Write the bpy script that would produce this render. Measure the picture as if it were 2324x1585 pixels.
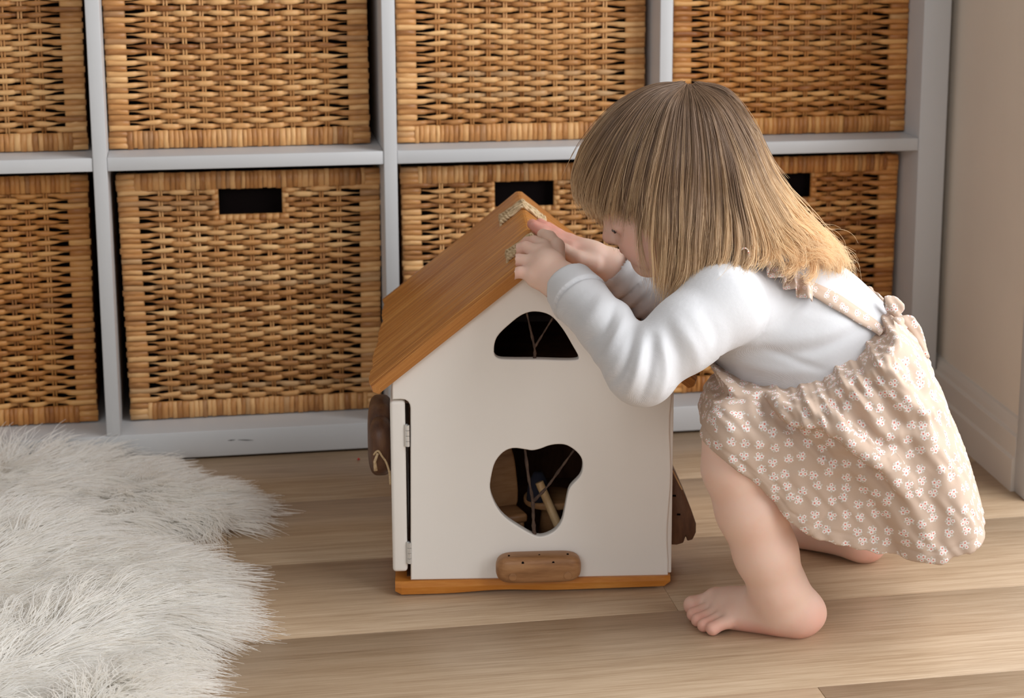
import bpy, bmesh, math, random
import numpy as np
from mathutils import Vector, Matrix

scene = bpy.context.scene
for o in list(bpy.data.objects):
    bpy.data.objects.remove(o, do_unlink=True)
COL = scene.collection
rng = np.random.default_rng(7)
R = random.Random(11)

# ------------------------------------------------------------------ camera
FPX, CXP, CYP = 4515.46, 1409.95, 641.79
CAM_LOC = (-0.95538, -2.46197, 0.78162)
CAM_ROT = (1.346948, -0.0079906, -0.2058218)
cam_data = bpy.data.cameras.new("camera")
cam = bpy.data.objects.new("camera", cam_data)
COL.objects.link(cam)
cam.location = CAM_LOC
cam.rotation_euler = CAM_ROT
cam_data.sensor_fit = 'HORIZONTAL'
cam_data.sensor_width = 36.0
cam_data.lens = FPX * 36.0 / 2324.0
cam_data.shift_x = -(CXP - 1162.0) / 2324.0
cam_data.shift_y = (CYP - 792.5) / 2324.0
cam_data.clip_start = 0.05
cam_data.dof.use_dof = True
cam_data.dof.focus_distance = 1.93
cam_data.dof.aperture_fstop = 9.0
scene.camera = cam

# ------------------------------------------------------------------ world, daylight, exposure
world = bpy.data.worlds.new("world")
scene.world = world
world.use_nodes = True
bg = world.node_tree.nodes["Background"]
bg.inputs[0].default_value = (1.0, 0.955, 0.90, 1)
bg.inputs[1].default_value = 0.27

def area_light(name, loc, rot, sx, sy, power, color):
    l = bpy.data.lights.new(name, 'AREA')
    l.shape = 'RECTANGLE'; l.size = sx; l.size_y = sy
    l.energy = power; l.color = color
    o = bpy.data.objects.new(name, l)
    COL.objects.link(o)
    o.location = loc; o.rotation_euler = rot
    return o
# daylight through the tall window in the right-hand wall (just outside its opening)
area_light("window_daylight", (0.34, -1.30, 1.25), (0, math.radians(90), 0), 2.0, 1.8, 52.0, (0.97, 0.985, 1.0))
# added soft fill from behind the camera; no window is known there
area_light("rear_fill_light", (-2.1, -4.3, 1.75), (math.radians(76), 0, math.radians(-24)), 1.6, 1.5, 29.0, (0.95, 0.975, 1.0))

scene.view_settings.view_transform = 'Standard'
scene.view_settings.look = 'None'
scene.view_settings.gamma = 1.0
scene.view_settings.use_curve_mapping = False
scene.view_settings.exposure = 0.17
scene.cycles.max_bounces = 9
scene.cycles.diffuse_bounces = 8
scene.cycles.glossy_bounces = 2
scene.cycles.transmission_bounces = 4
scene.cycles.transparent_max_bounces = 4
scene.cycles.adaptive_threshold = 0.035

# ------------------------------------------------------------------ helpers
_Rc = Matrix.Rotation(CAM_ROT[2], 3, 'Z') @ Matrix.Rotation(CAM_ROT[1], 3, 'Y') @ Matrix.Rotation(CAM_ROT[0], 3, 'X')
_Rn = np.array(_Rc); _Cn = np.array(CAM_LOC)
E1 = np.array([math.cos(CAM_ROT[2]), math.sin(CAM_ROT[2]), 0.0])
E2 = np.array([-math.sin(CAM_ROT[2]), math.cos(CAM_ROT[2]), 0.0])
def ray(u, v):
    return _Rn @ np.array([(u - CXP) / FPX, -(v - CYP) / FPX, -1.0])
def P(u, v, D):
    """world point seen at photograph position (u, v) whose horizontal depth along E2 is D"""
    d = ray(u, v)
    return _Cn + d * ((D - _Cn @ E2) / (d @ E2))
def PZ(u, v, z=0.0):
    d = ray(u, v)
    return _Cn + d * ((z - _Cn[2]) / d[2])

def mesh_obj(name, verts, faces, mat=None, parent=None, smooth=False, mats=None, fm=None):
    me = bpy.data.meshes.new(name)
    me.from_pydata([tuple(v) for v in verts], [], [tuple(f) for f in faces])
    if smooth:
        me.polygons.foreach_set("use_smooth", [True] * len(me.polygons))
    if mat: me.materials.append(mat)
    if mats:
        for m in mats: me.materials.append(m)
        if fm is not None: me.polygons.foreach_set("material_index", fm)
    me.update()
    return link(name, me, parent)
def link(name, me, parent=None):
    o = bpy.data.objects.new(name, me)
    COL.objects.link(o)
    if parent is not None: o.parent = parent
    return o
def empty(name, loc=(0, 0, 0), rz=0.0):
    o = bpy.data.objects.new(name, None)
    COL.objects.link(o)
    o.empty_display_size = 0.05
    o.location = loc; o.rotation_euler = (0, 0, rz)
    return o
def tag(o, label=None, cat=None, group=None, kind=None):
    if label: o["label"] = label
    if cat: o["category"] = cat
    if group: o["group"] = group
    if kind: o["kind"] = kind
    return o

class MB:
    """collects simple solids into one mesh"""
    def __init__(s): s.v = []; s.f = []
    def add(s, vs, fs):
        n = len(s.v); s.v += [tuple(map(float, v)) for v in vs]
        s.f += [tuple(i + n for i in f) for f in fs]; return s
    def box(s, x0, x1, y0, y1, z0, z1):
        return s.add([(x0,y0,z0),(x1,y0,z0),(x1,y1,z0),(x0,y1,z0),(x0,y0,z1),(x1,y0,z1),(x1,y1,z1),(x0,y1,z1)],
                     [(0,3,2,1),(4,5,6,7),(0,1,5,4),(1,2,6,5),(2,3,7,6),(3,0,4,7)])
    def tube(s, pts, rad, n=8, cap=True, flat=1.0):
        pts = [np.array(p, float) for p in pts]
        if not hasattr(rad, '__len__'): rad = [rad] * len(pts)
        vs = []; fs = []; up = None
        for i, p in enumerate(pts):
            t = pts[min(i+1, len(pts)-1)] - pts[max(i-1, 0)]
            t /= (np.linalg.norm(t) + 1e-12)
            if up is None:
                a = np.array([0, 0, 1.0]) if abs(t[2]) < 0.9 else np.array([1.0, 0, 0])
                up = np.cross(t, a); up /= np.linalg.norm(up)
            up = up - t * (up @ t); up /= np.linalg.norm(up)
            w = np.cross(t, up)
            for k in range(n):
                c, q = math.cos(2*math.pi*k/n), math.sin(2*math.pi*k/n)
                vs.append(p + up * c * rad[i] + w * q * rad[i] * flat)
        m = len(pts)
        for i in range(m - 1):
            for k in range(n):
                a = i*n + k; b = i*n + (k+1) % n
                fs.append((a, b, b + n, a + n))
        if cap:
            fs.append(tuple(reversed(range(n)))); fs.append(tuple(range((m-1)*n, m*n)))
        return s.add(vs, fs)
    def build(s, name, mat, parent=None, bevel=0.0, smooth=False, seg=2):
        o = mesh_obj(name, s.v, s.f, mat, parent, smooth)
        if bevel > 0: bevel_mesh(o.data, bevel, seg)
        return o
def bevel_mesh(me, w, seg=2):
    bm = bmesh.new(); bm.from_mesh(me)
    bmesh.ops.recalc_face_normals(bm, faces=bm.faces)
    es = [e for e in bm.edges if len(e.link_faces) == 2 and e.calc_face_angle(0) > 0.5]
    bmesh.ops.bevel(bm, geom=es, offset=w, segments=seg, profile=0.5, affect='EDGES', clamp_overlap=True)
    for f in bm.faces: f.smooth = True
    bm.to_mesh(me); bm.free()
    try: me.shade_auto_smooth = True
    except Exception: pass

def extruded_outline(name, loops, thick, mat, parent=None, bevel=0.0008):
    """flat panel in the x-z plane with holes: loops are closed (x, z) outlines, front face at y = 0, back at y = thick"""
    cu = bpy.data.curves.new(name + "_outline", 'CURVE')
    cu.dimensions = '2D'; cu.fill_mode = 'BOTH'
    for lp in loops:
        sp = cu.splines.new('POLY'); sp.points.add(len(lp) - 1)
        for q, (x, z) in zip(sp.points, lp): q.co = (x, z, 0, 1)
        sp.use_cyclic_u = True
    cu.extrude = thick / 2 - bevel; cu.bevel_depth = bevel; cu.bevel_resolution = 2; cu.offset = -bevel
    tmp = bpy.data.objects.new("tmp_outline", cu); COL.objects.link(tmp)
    dg = bpy.context.evaluated_depsgraph_get()
    me = bpy.data.meshes.new_from_object(tmp.evaluated_get(dg), depsgraph=dg)
    bpy.data.objects.remove(tmp, do_unlink=True); bpy.data.curves.remove(cu)
    me.transform(Matrix(((1,0,0,0),(0,0,-1,thick/2),(0,1,0,0),(0,0,0,1))))
    me.name = name; me.materials.clear(); me.materials.append(mat)
    me.polygons.foreach_set("material_index", [0]*len(me.polygons))
    return link(name, me, parent)

def smooth_loop(pts, n=6):
    """closed Catmull-Rom through the points"""
    out = []; m = len(pts)
    pts = [np.array(p, float) for p in pts]
    for i in range(m):
        p0, p1, p2, p3 = pts[i-1], pts[i], pts[(i+1) % m], pts[(i+2) % m]
        for k in range(n):
            t = k / n
            out.append(tuple(0.5*((2*p1)+(-p0+p2)*t+(2*p0-5*p1+4*p2-p3)*t*t+(-p0+3*p1-3*p2+p3)*t**3)))
    return out
def catmull(pts, n=8):
    pts = [np.array(p, float) for p in pts]
    q = [2*pts[0]-pts[1]] + pts + [2*pts[-1]-pts[-2]]
    out = []
    for i in range(1, len(q)-2):
        p0, p1, p2, p3 = q[i-1], q[i], q[i+1], q[i+2]
        for k in range(n):
            t = k / n
            out.append(0.5*((2*p1)+(-p0+p2)*t+(2*p0-5*p1+4*p2-p3)*t*t+(-p0+3*p1-3*p2+p3)*t**3))
    out.append(pts[-1])
    return out

# ------------------------------------------------------------------ materials
def new_mat(name, color=(0.8, 0.8, 0.8), rough=0.5, spec=0.5):
    m = bpy.data.materials.new(name); m.use_nodes = True
    b = m.node_tree.nodes["Principled BSDF"]
    b.inputs["Base Color"].default_value = (*color, 1)
    b.inputs["Roughness"].default_value = rough
    b.inputs["Specular IOR Level"].default_value = spec
    return m
def nd(m, t, **kw):
    n = m.node_tree.nodes.new(t)
    for k, v in kw.items(): setattr(n, k, v)
    return n
def lk(m, a, b): m.node_tree.links.new(a, b)
def bsdf(m): return m.node_tree.nodes["Principled BSDF"]
def ramp(m, stops):
    n = nd(m, "ShaderNodeValToRGB"); e = n.color_ramp.elements
    while len(e) < len(stops): e.new(0.5)
    for i, (p, c) in enumerate(stops): e[i].position = p; e[i].color = (*c, 1)
    return n
def mix_rgb(m, mode, fac, a, b):
    n = nd(m, "ShaderNodeMix", data_type='RGBA', blend_type=mode)
    for sock, v in ((n.inputs[0], fac), (n.inputs[6], a), (n.inputs[7], b)):
        if hasattr(v, 'links'): lk(m, v, sock)
        elif isinstance(v, (int, float)): sock.default_value = v
        else: sock.default_value = (*v, 1)
    return n.outputs[2]
def math_n(m, op, a, b=0.0, c=None, clamp=False):
    n = nd(m, "ShaderNodeMath", operation=op, use_clamp=clamp)
    for i, v in enumerate((a, b) if c is None else (a, b, c)):
        if hasattr(v, 'links'): lk(m, v, n.inputs[i])
        else: n.inputs[i].default_value = v
    return n.outputs[0]
def noise(m, vec, scale, detail=3, rough=0.55, dist=0.0):
    n = nd(m, "ShaderNodeTexNoise"); n.inputs["Scale"].default_value = scale
    n.inputs["Detail"].default_value = detail; n.inputs["Roughness"].default_value = rough
    n.inputs["Distortion"].default_value = dist
    if vec is not None: lk(m, vec, n.inputs["Vector"])
    return n.outputs[0]
def mapping(m, src, scale=(1,1,1), loc=(0,0,0)):
    n = nd(m, "ShaderNodeMapping"); n.inputs["Scale"].default_value = scale; n.inputs["Location"].default_value = loc
    lk(m, src, n.inputs["Vector"]); return n.outputs[0]
def texco(m, kind="Object"): return nd(m, "ShaderNodeTexCoord").outputs[kind]
def bump(m, h, strength, dist=0.002):
    n = nd(m, "ShaderNodeBump"); n.inputs["Strength"].default_value = strength; n.inputs["Distance"].default_value = dist
    lk(m, h, n.inputs["Height"]); lk(m, n.outputs[0], bsdf(m).inputs["Normal"])

def painted(name, col, rough=0.45, var=0.03):
    m = new_mat(name, col, rough, 0.4)
    n = noise(m, texco(m), 9.0, 3)
    c = ramp(m, [(0.3, tuple(x*(1-var) for x in col)), (0.7, tuple(min(1, x*(1+var)) for x in col))])
    lk(m, n, c.inputs[0]); lk(m, c.outputs[0], bsdf(m).inputs["Base Color"])
    bump(m, noise(m, texco(m), 420.0, 2), 0.06, 0.0006)
    return m
M_SHELF = painted("shelf_white_lacquer", (0.56, 0.565, 0.575), 0.38, 0.015)
M_WALL = painted("wall_paint_beige", (0.74, 0.665, 0.575), 0.85, 0.02)
M_BASEB = painted("baseboard_paint", (0.68, 0.63, 0.575), 0.5, 0.02)
M_HOUSE = painted("toy_house_cream_paint", (0.84, 0.80, 0.75), 0.55, 0.012)
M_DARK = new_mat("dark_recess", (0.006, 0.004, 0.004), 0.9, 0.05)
M_STEEL = new_mat("hinge_steel", (0.75, 0.76, 0.76), 0.35, 0.5); bsdf(M_STEEL).inputs["Metallic"].default_value = 0.8

def wood(name, dark, mid, light, scale, rough=0.4, coords="Object", stretch=(1,1,1), rnd=0.0, bumpy=0.25, fine=0.3, tight=0.18):
    m = new_mat(name, mid, rough, 0.4)
    v = texco(m, coords)
    if rnd:
        oi = nd(m, "ShaderNodeObjectInfo")
        add = nd(m, "ShaderNodeVectorMath", operation='ADD'); lk(m, v, add.inputs[0])
        sc = nd(m, "ShaderNodeVectorMath", operation='SCALE'); sc.inputs[0].default_value = (7.3, 3.1, 5.7)
        lk(m, oi.outputs["Random"], sc.inputs["Scale"]); lk(m, sc.outputs[0], add.inputs[1]); v = add.outputs[0]
    vm = mapping(m, v, stretch)
    n1 = noise(m, vm, scale, 5, 0.6, 0.3)
    n2 = noise(m, vm, scale * 5.5, 3, 0.6)
    s = math_n(m, 'ADD', math_n(m, 'MULTIPLY', n1, 1-fine), math_n(m, 'MULTIPLY', n2, fine))
    if rnd:
        s = math_n(m, 'ADD', s, math_n(m, 'MULTIPLY', math_n(m, 'SUBTRACT', oi.outputs["Random"], 0.5), rnd))
    c = ramp(m, [(0.5-tight, dark), (0.5, mid), (0.5+tight, light)])
    lk(m, s, c.inputs[0]); lk(m, c.outputs[0], bsdf(m).inputs["Base Color"])
    bump(m, s, bumpy, 0.0012)
    return m
M_FLOOR = wood("oak_laminate", (0.36, 0.243, 0.148), (0.47, 0.335, 0.217), (0.57, 0.428, 0.295), 3.4, 0.40, "Object", (1.0, 30, 1), 0.03, 0.05, 0.5, 0.15)
M_ROOF = wood("honey_stained_pine", (0.27, 0.082, 0.013), (0.47, 0.172, 0.030), (0.68, 0.335, 0.09), 10.0, 0.33, "UV", (0.30, 20, 1), 0.0, 0.5, 0.42, 0.11)
M_BASEWOOD = wood("amber_stained_pine", (0.40, 0.13, 0.02), (0.52, 0.19, 0.03), (0.62, 0.27, 0.06), 12.0, 0.3, "Object", (0.6, 4, 5), 0.0, 0.2)
M_BLOCK = wood("brown_oiled_alder", (0.20, 0.088, 0.032), (0.34, 0.165, 0.068), (0.42, 0.23, 0.105), 30.0, 0.45, "Object", (0.3, 1.5, 2.0), 0.0, 0.15)
M_DARKWOOD_SHADE = wood("dark_oiled_wood_and_shade", (0.05, 0.02, 0.01), (0.10, 0.042, 0.02), (0.16, 0.075, 0.035), 30.0, 0.45, "Object", (1.5, 1.5, 0.4), 0.0, 0.15)
M_TWIG = wood("twig_bark", (0.03, 0.017, 0.012), (0.07, 0.04, 0.028), (0.14, 0.09, 0.06), 160.0, 0.8, "Object", (1, 1, 0.4), 0.0, 0.5)
M_TWINE = wood("jute_twine", (0.36, 0.24, 0.12), (0.56, 0.41, 0.24), (0.74, 0.58, 0.39), 300.0, 0.9, "Object", (1, 1, 1), 0.0, 0.6)
M_PEG = wood("pale_beech", (0.42, 0.25, 0.11), (0.55, 0.35, 0.17), (0.64, 0.44, 0.24), 60.0, 0.5, "Object", (1, 1, 0.3), 0.0, 0.1)

def wicker(name, dark, mid, light, stretch):
    m = new_mat(name, mid, 0.42, 0.4)
    oi = nd(m, "ShaderNodeObjectInfo")
    v = texco(m, "Object")
    add = nd(m, "ShaderNodeVectorMath", operation='ADD'); lk(m, v, add.inputs[0])
    sc = nd(m, "ShaderNodeVectorMath", operation='SCALE'); sc.inputs[0].default_value = (3.7, 9.1, 5.3)
    lk(m, oi.outputs["Random"], sc.inputs["Scale"]); lk(m, sc.outputs[0], add.inputs[1])
    vm = mapping(m, add.outputs[0], stretch)
    n1 = noise(m, vm, 26.0, 3, 0.6)
    n2 = noise(m, vm, 240.0, 2, 0.6)
    s = math_n(m, 'ADD', math_n(m, 'MULTIPLY', n1, 0.75), math_n(m, 'MULTIPLY', n2, 0.25))
    s = math_n(m, 'ADD', s, math_n(m, 'MULTIPLY', math_n(m, 'SUBTRACT', oi.outputs["Random"], 0.5), 0.36))
    c = ramp(m, [(0.22, dark), (0.48, mid), (0.74, light)])
    lk(m, s, c.inputs[0])
    # a few weathered greyish strands
    g = math_n(m, 'GREATER_THAN', math_n(m, 'FRACT', math_n(m, 'MULTIPLY', oi.outputs["Random"], 37.0)), 0.93)
    gn = math_n(m, 'MULTIPLY', g, math_n(m, 'MULTIPLY', n1, 0.9))
    col = mix_rgb(m, 'MIX', gn, c.outputs[0], (mid[0]*0.62, mid[1]*0.78, mid[2]*1.25))
    lk(m, col, bsdf(m).inputs["Base Color"])
    bump(m, s, 0.25, 0.0008)
    return m
M_WICK_H = wicker("rattan_tan_weaver", (0.29, 0.115, 0.034), (0.60, 0.29, 0.098), (0.82, 0.50, 0.22), (0.25, 1, 1.5))
M_WICK_V = wicker("rattan_tan_wrap", (0.27, 0.105, 0.03), (0.55, 0.255, 0.082), (0.76, 0.44, 0.185), (1, 1, 0.25))
M_WICK_H2 = wicker("rattan_amber_weaver", (0.28, 0.095, 0.022), (0.55, 0.235, 0.063), (0.73, 0.39, 0.135), (0.25, 1, 1.5))  # amber pair: cane tone, partly dimmer warm light put into the colour
M_WICK_V2 = wicker("rattan_amber_wrap", (0.26, 0.088, 0.02), (0.51, 0.21, 0.055), (0.68, 0.35, 0.115), (1, 1, 0.25))
# ------------------------------------------------------------------ floor of planks
floor = tag(empty("floor", (-0.7, -0.9, 0)), kind="structure")
def plank(x0, x1, y0, y1):
    cx, cy = (x0+x1)/2, (y0+y1)/2
    b = MB().box(x0-cx+0.00018, x1-cx-0.00018, y0-cy+0.00018, y1-cy-0.00018, -0.008, 0.0)
    o = b.build("plank", M_FLOOR, floor, bevel=0.0004, seg=1)
    o.location = (cx+0.7, cy+0.9, 0)
    return o
PW = 0.2065
joints = {0: -0.62, 1: -0.95, 2: -0.50, 3: -1.02, 4: -0.415, 5: -0.9}
for k in range(-3, 12):
    y1 = -0.185 - (k-1) * PW; y0 = y1 - PW
    j = joints.get(k, -1.3 + ((k*0.37) % 1.0))
    xs = [j - 2.56, j - 1.28, j, j + 1.28]
    for a, b_ in zip(xs[:-1], xs[1:]):
        b2 = min(b_, 0.30)
        if b2 - a > 0.03: plank(a, b2, y0, y1)
tag(MB().box(-3.6, 0.30, -3.2, 0.7, -0.02, -0.0079).build("subfloor", M_DARKWOOD_SHADE, floor))
# ------------------------------------------------------------------ walls and trim
tag(MB().box(-3.6, 0.14, 0.42, 0.52, 0, 2.5).build("wall_back", M_WALL), kind="structure")
WY = math.atan(0.0305)
wr = tag(empty("wall_right", (0.0102, 0.0, 0.0), -WY), kind="structure")
# the wall runs from the back corner to the window casing, and again beyond it
MB().box(0, 0.12, -0.305, 0.44, 0, 2.5).build("wall_panel", M_WALL, wr)
MB().box(0, 0.12, -2.30, -0.305, 2.22, 2.5).build("wall_panel", M_WALL, wr)
MB().box(0, 0.12, -3.20, -2.30, 0, 2.5).build("wall_panel", M_WALL, wr)
# window casing and frame of the tall window
wn = tag(empty("window_1", (0.0102, 0.0, 0.0), -WY), kind="structure")
fr = MB(); fr.box(-0.012, 0.12, -0.345, -0.306, 0, 2.22); fr.box(-0.012, 0.12, -2.30, -2.26, 0, 2.22)
fr.box(-0.012, 0.12, -2.26, -0.345, 2.18, 2.22)
fr.build("window_frame", M_SHELF, wn, bevel=0.002)
sash = MB(); sash.box(0.06, 0.10, -1.33, -1.27, 0.05, 2.18); sash.box(0.06, 0.10, -2.26, -0.345, 0.0, 0.05)
sash.build("sash", M_SHELF, wn, bevel=0.002)
# baseboard, profiled
bbp = [(0, 0), (-0.016, 0), (-0.016, 0.040), (-0.0125, 0.043), (-0.0125, 0.068), (-0.0085, 0.071), (-0.0075, 0.078), (-0.004, 0.085), (0, 0.0868)]
vs = []; fs = []
ys = [-0.305, 0.43]
for y in ys:
    for x, z in bbp: vs.append((x, y, z))
n = len(bbp)
for i in range(n-1): fs.append((i, i+1, i+1+n, i+n))
fs.append(tuple(range(n))); fs.append(tuple(range(2*n-1, n-1, -1)))
bo = mesh_obj("baseboard_right", vs, fs, M_BASEB)
bo.location = (0.0102, 0, 0); bo.rotation_euler = (0, 0, -WY)
tag(bo, kind="structure")

# ------------------------------------------------------------------ shelf unit
TO, CC, DV, TB = 0.0373, 0.335, 0.01664, 0.0369
shelf = tag(empty("shelf_unit", (-0.73, 0.0, 0.0)), "white cube shelving unit filled with wicker baskets along the wall", "shelf")
SD = 0.39
def board(name, x0, x1, z0, z1, y0=0.0, y1=SD, m=M_SHELF):
    o = MB().box(x0, x1, y0, y1, z0, z1).build(name, m, shelf, bevel=0.0009)
    o.location = (0.73, 0, 0); return o
XR = [0.0]
xs_cell = []           # (x0, x1) of each cell from the right
x = -TO
for i in range(4):
    xs_cell.append((x - CC, x)); x -= CC + DV
XL = xs_cell[3][0] - TO
ZT = TB + 2*CC + DV + TO
board("side_panel", -TO, 0.0, 0.003, ZT); board("side_panel", XL, XL+TO, 0.003, ZT)
board("bottom_board", XL+TO, -TO, 0.003, TB, 0.0005)
board("top_board", XL+TO, -TO, TB+2*CC+DV, ZT)
for i in range(3):
    x1 = xs_cell[i][0]; board("divider", x1-DV, x1, TB, TB+2*CC+DV, 0.0)
for i in range(4):
    board("shelf_board", xs_cell[i][0]+0.0003, xs_cell[i][1]-0.0003, TB+CC, TB+CC+DV, 0.0012)
o = MB().box(XL, 0, SD-0.006, SD, 0.003, ZT).build("back_panel", M_SHELF, shelf); o.location = (0.73, 0, 0)
for xx in (XL+0.05, -0.7, -0.05):
    o = MB().box(xx-0.02, xx+0.02, 0.04, 0.10, 0, 0.0035).build("foot_pad", M_DARK, shelf); o.location = (0.73, 0, 0)
# scuff on the plinth
sc = MB(); 
for (u0, v0, u1, v1) in ((517, 1000.5, 534, 999), (540, 999, 575, 1000)):
    d0 = ray(u0, v0); p0 = _Cn + d0 * (-_Cn[1]/d0[1]); d1 = ray(u1, v1); p1 = _Cn + d1 * (-_Cn[1]/d1[1])
    sc.tube([(p0[0], 0.0006, p0[2]), ((p0[0]+p1[0])/2, 0.0004, (p0[2]+p1[2])/2), (p1[0], 0.0006, p1[2])], [0.0002, 0.0006, 0.0002], 6)
o = sc.build("scuff_mark", M_DARK, shelf); o.location = (0.73, 0, 0)

# ------------------------------------------------------------------ wicker baskets
BW, BH, NS = 0.322, 0.320, 11          # nominal width, height, stakes
POST, RIM, PITCH = 0.026, 0.0225, 0.0067
STX = [0.053 + k * (BW - 0.106) / (NS - 1) for k in range(NS)]
AMP = 0.0036
def sgn_profile(x, front_on_post):
    """-1 in front, +1 behind, smooth between the corner posts and the stakes"""
    ctr = [POST*0.6] + STX + [BW - POST*0.6]
    s = -1.0 if front_on_post else 1.0
    if x <= ctr[0] or x >= ctr[-1]: return s
    for i in range(len(ctr)-1):
        a, b = ctr[i], ctr[i+1]
        if a <= x <= b:
            sa = s * (-1)**i
            if i == 0: a = POST - 0.004
            if i == len(ctr)-2: b = BW - POST + 0.004
            t = min(1, max(0, (x-a)/(b-a)))
            return sa * math.tanh(2.6*math.cos(math.pi*t)) / math.tanh(2.6)
    return s
def weaver_mesh(name, x0, x1, fop, seed):
    r = random.Random(seed)
    n = max(8, int((x1-x0)/0.0042)); prof = [(-1,0),(-0.55,0.9),(0.35,0.95),(1,0.25),(0.75,-0.75),(-0.5,-0.9)]
    vs = []; fs = []; ph = r.uniform(0, 6.28); ph2 = r.uniform(0, 6.28)
    for i in range(n+1):
        x = x0 + (x1-x0)*i/n
        s = sgn_profile(x, fop)
        y = s*AMP
        h = 0.0033*(0.97 - 0.13*s) * (1 + 0.07*math.sin(x*90+ph))
        if not fop:
            e = min(x - POST*0.8, BW - POST*0.8 - x)
            h *= 0.12 + 0.88*min(1, max(0, e/(STX[0]-POST*0.8-0.002)))**1.8
        th = 0.0017
        dz = 0.0007*math.sin(x*31+ph2) + 0.0004*math.sin(x*120+ph)
        for (py, pz) in prof: vs.append((x, y + py*th, dz + pz*h))
    m = len(prof)
    for i in range(n):
        for k in range(m):
            a = i*m+k; b = i*m+(k+1) % m
            fs.append((a, a+m, b+m, b))
    fs.append(tuple(range(m))); fs.append(tuple(range(n*m+m-1, n*m-1, -1)))
    me = bpy.data.meshes.new(name); me.from_pydata(vs, [], fs)
    me.polygons.foreach_set("use_smooth", [True]*len(me.polygons)); me.update(); return me
def pill_mesh(name, w, h, t, axis, seed):
    """flat strip of cane bent over a core: long side h along z (axis 'z') or along x (axis 'x')"""
    r = random.Random(seed); vs = []; fs = []
    A = [(-1,0.15),(-0.8,-0.55),(0,-1),(0.8,-0.55),(1,0.15)]
    L = [(-0.5,0.9,0.0),(-0.44,1.0,0.72),(0,1.0,1.0),(0.44,1.0,0.72),(0.5,0.9,0.0)]
    bend = r.uniform(-0.0006, 0.0006)
    for (l, ws, ys) in L:
        for (a, yy) in A:
            p = a*w/2*ws + bend*math.cos(math.pi*l); q = l*h; y = (yy*0.5*ys + 0.5*(1-ys) - 0.0) * t
            vs.append((p, y, q) if axis == 'z' else (q, y, p))
    m = len(A)
    for i in range(len(L)-1):
        for k in range(m-1):
            a = i*m+k; fs.append((a, a+1, a+1+m, a+m) if axis == 'z' else (a, a+m, a+1+m, a+1))
    me = bpy.data.meshes.new(name); me.from_pydata(vs, [], fs)
    me.polygons.foreach_set("use_smooth", [True]*len(me.polygons)); me.update(); return me
HOLE = (BW/2 - 0.039, BW/2 + 0.039, 0.0365)     # x0, x1, height below the top rim
def basket_kit(mh, mv):
    k = {}
    k['full'] = [[weaver_mesh("weaver", 0.001 if f else POST*0.75, BW-0.001 if f else BW-POST*0.75, f, 10*s+f) for s in range(5)] for f in (0, 1)]
    k['hl'] = [[weaver_mesh("weaver", 0.001 if f else POST*0.75, HOLE[0]-0.004, f, 100+10*s+f) for s in range(3)] for f in (0, 1)]
    k['hr'] = [[weaver_mesh("weaver", HOLE[1]+0.004, BW-0.001 if f else BW-POST*0.75, f, 200+10*s+f) for s in range(3)] for f in (0, 1)]
    k['wrapv'] = [pill_mesh("rim_wrap", w, RIM*h, 0.0042, 'z', s) for s, (w, h) in enumerate(((0.0062, 1.0), (0.0070, 1.03), (0.0052, 0.98), (0.0058, 1.02), (0.0082, 1.0)))]
    k['wraph'] = [pill_mesh("corner_wrap", w, POST*h, 0.0042, 'x', s) for s, (w, h) in enumerate(((0.0072, 1.0), (0.0078, 1.04), (0.0066, 0.97)))]
    k['hw'] = [pill_mesh("handle_wrap", 0.0072, 0.0085, 0.006, 'x', 3)]
    k['hb'] = [pill_mesh("handle_wrap", 0.0085, 0.0085, 0.006, 'z', 3)]
    st = MB()
    for sx in (-0.0016, 0.0016): st.tube([(sx, 0, RIM*0.5), (sx*1.15, 0.0002, BH*0.5), (sx, 0, BH-RIM*0.5)], 0.00135, 6)
    k['stake'] = [mesh_data("stake", st)]
    st = MB()
    for sx in (-0.0016, 0.0016): st.tube([(sx, 0, RIM*0.5), (sx, 0, BH-RIM-HOLE[2]-0.004)], 0.00135, 6)
    k['stakeshort'] = [mesh_data("stake", st)]
    for kk, m in (('full', mh), ('hl', mh), ('hr', mh)):
        for a in k[kk]:
            for me in a: me.materials.append(m)
    for kk, m in (('wrapv', mv), ('wraph', mh), ('hw', mh), ('hb', mv), ('stake', mv), ('stakeshort', mv)):
        for me in k[kk]: me.materials.append(m)
    return k
def mesh_data(name, mb):
    me = bpy.data.meshes.new(name); me.from_pydata(mb.v, [], mb.f)
    me.polygons.foreach_set("use_smooth", [True]*len(me.polygons)); me.update(); return me

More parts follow.
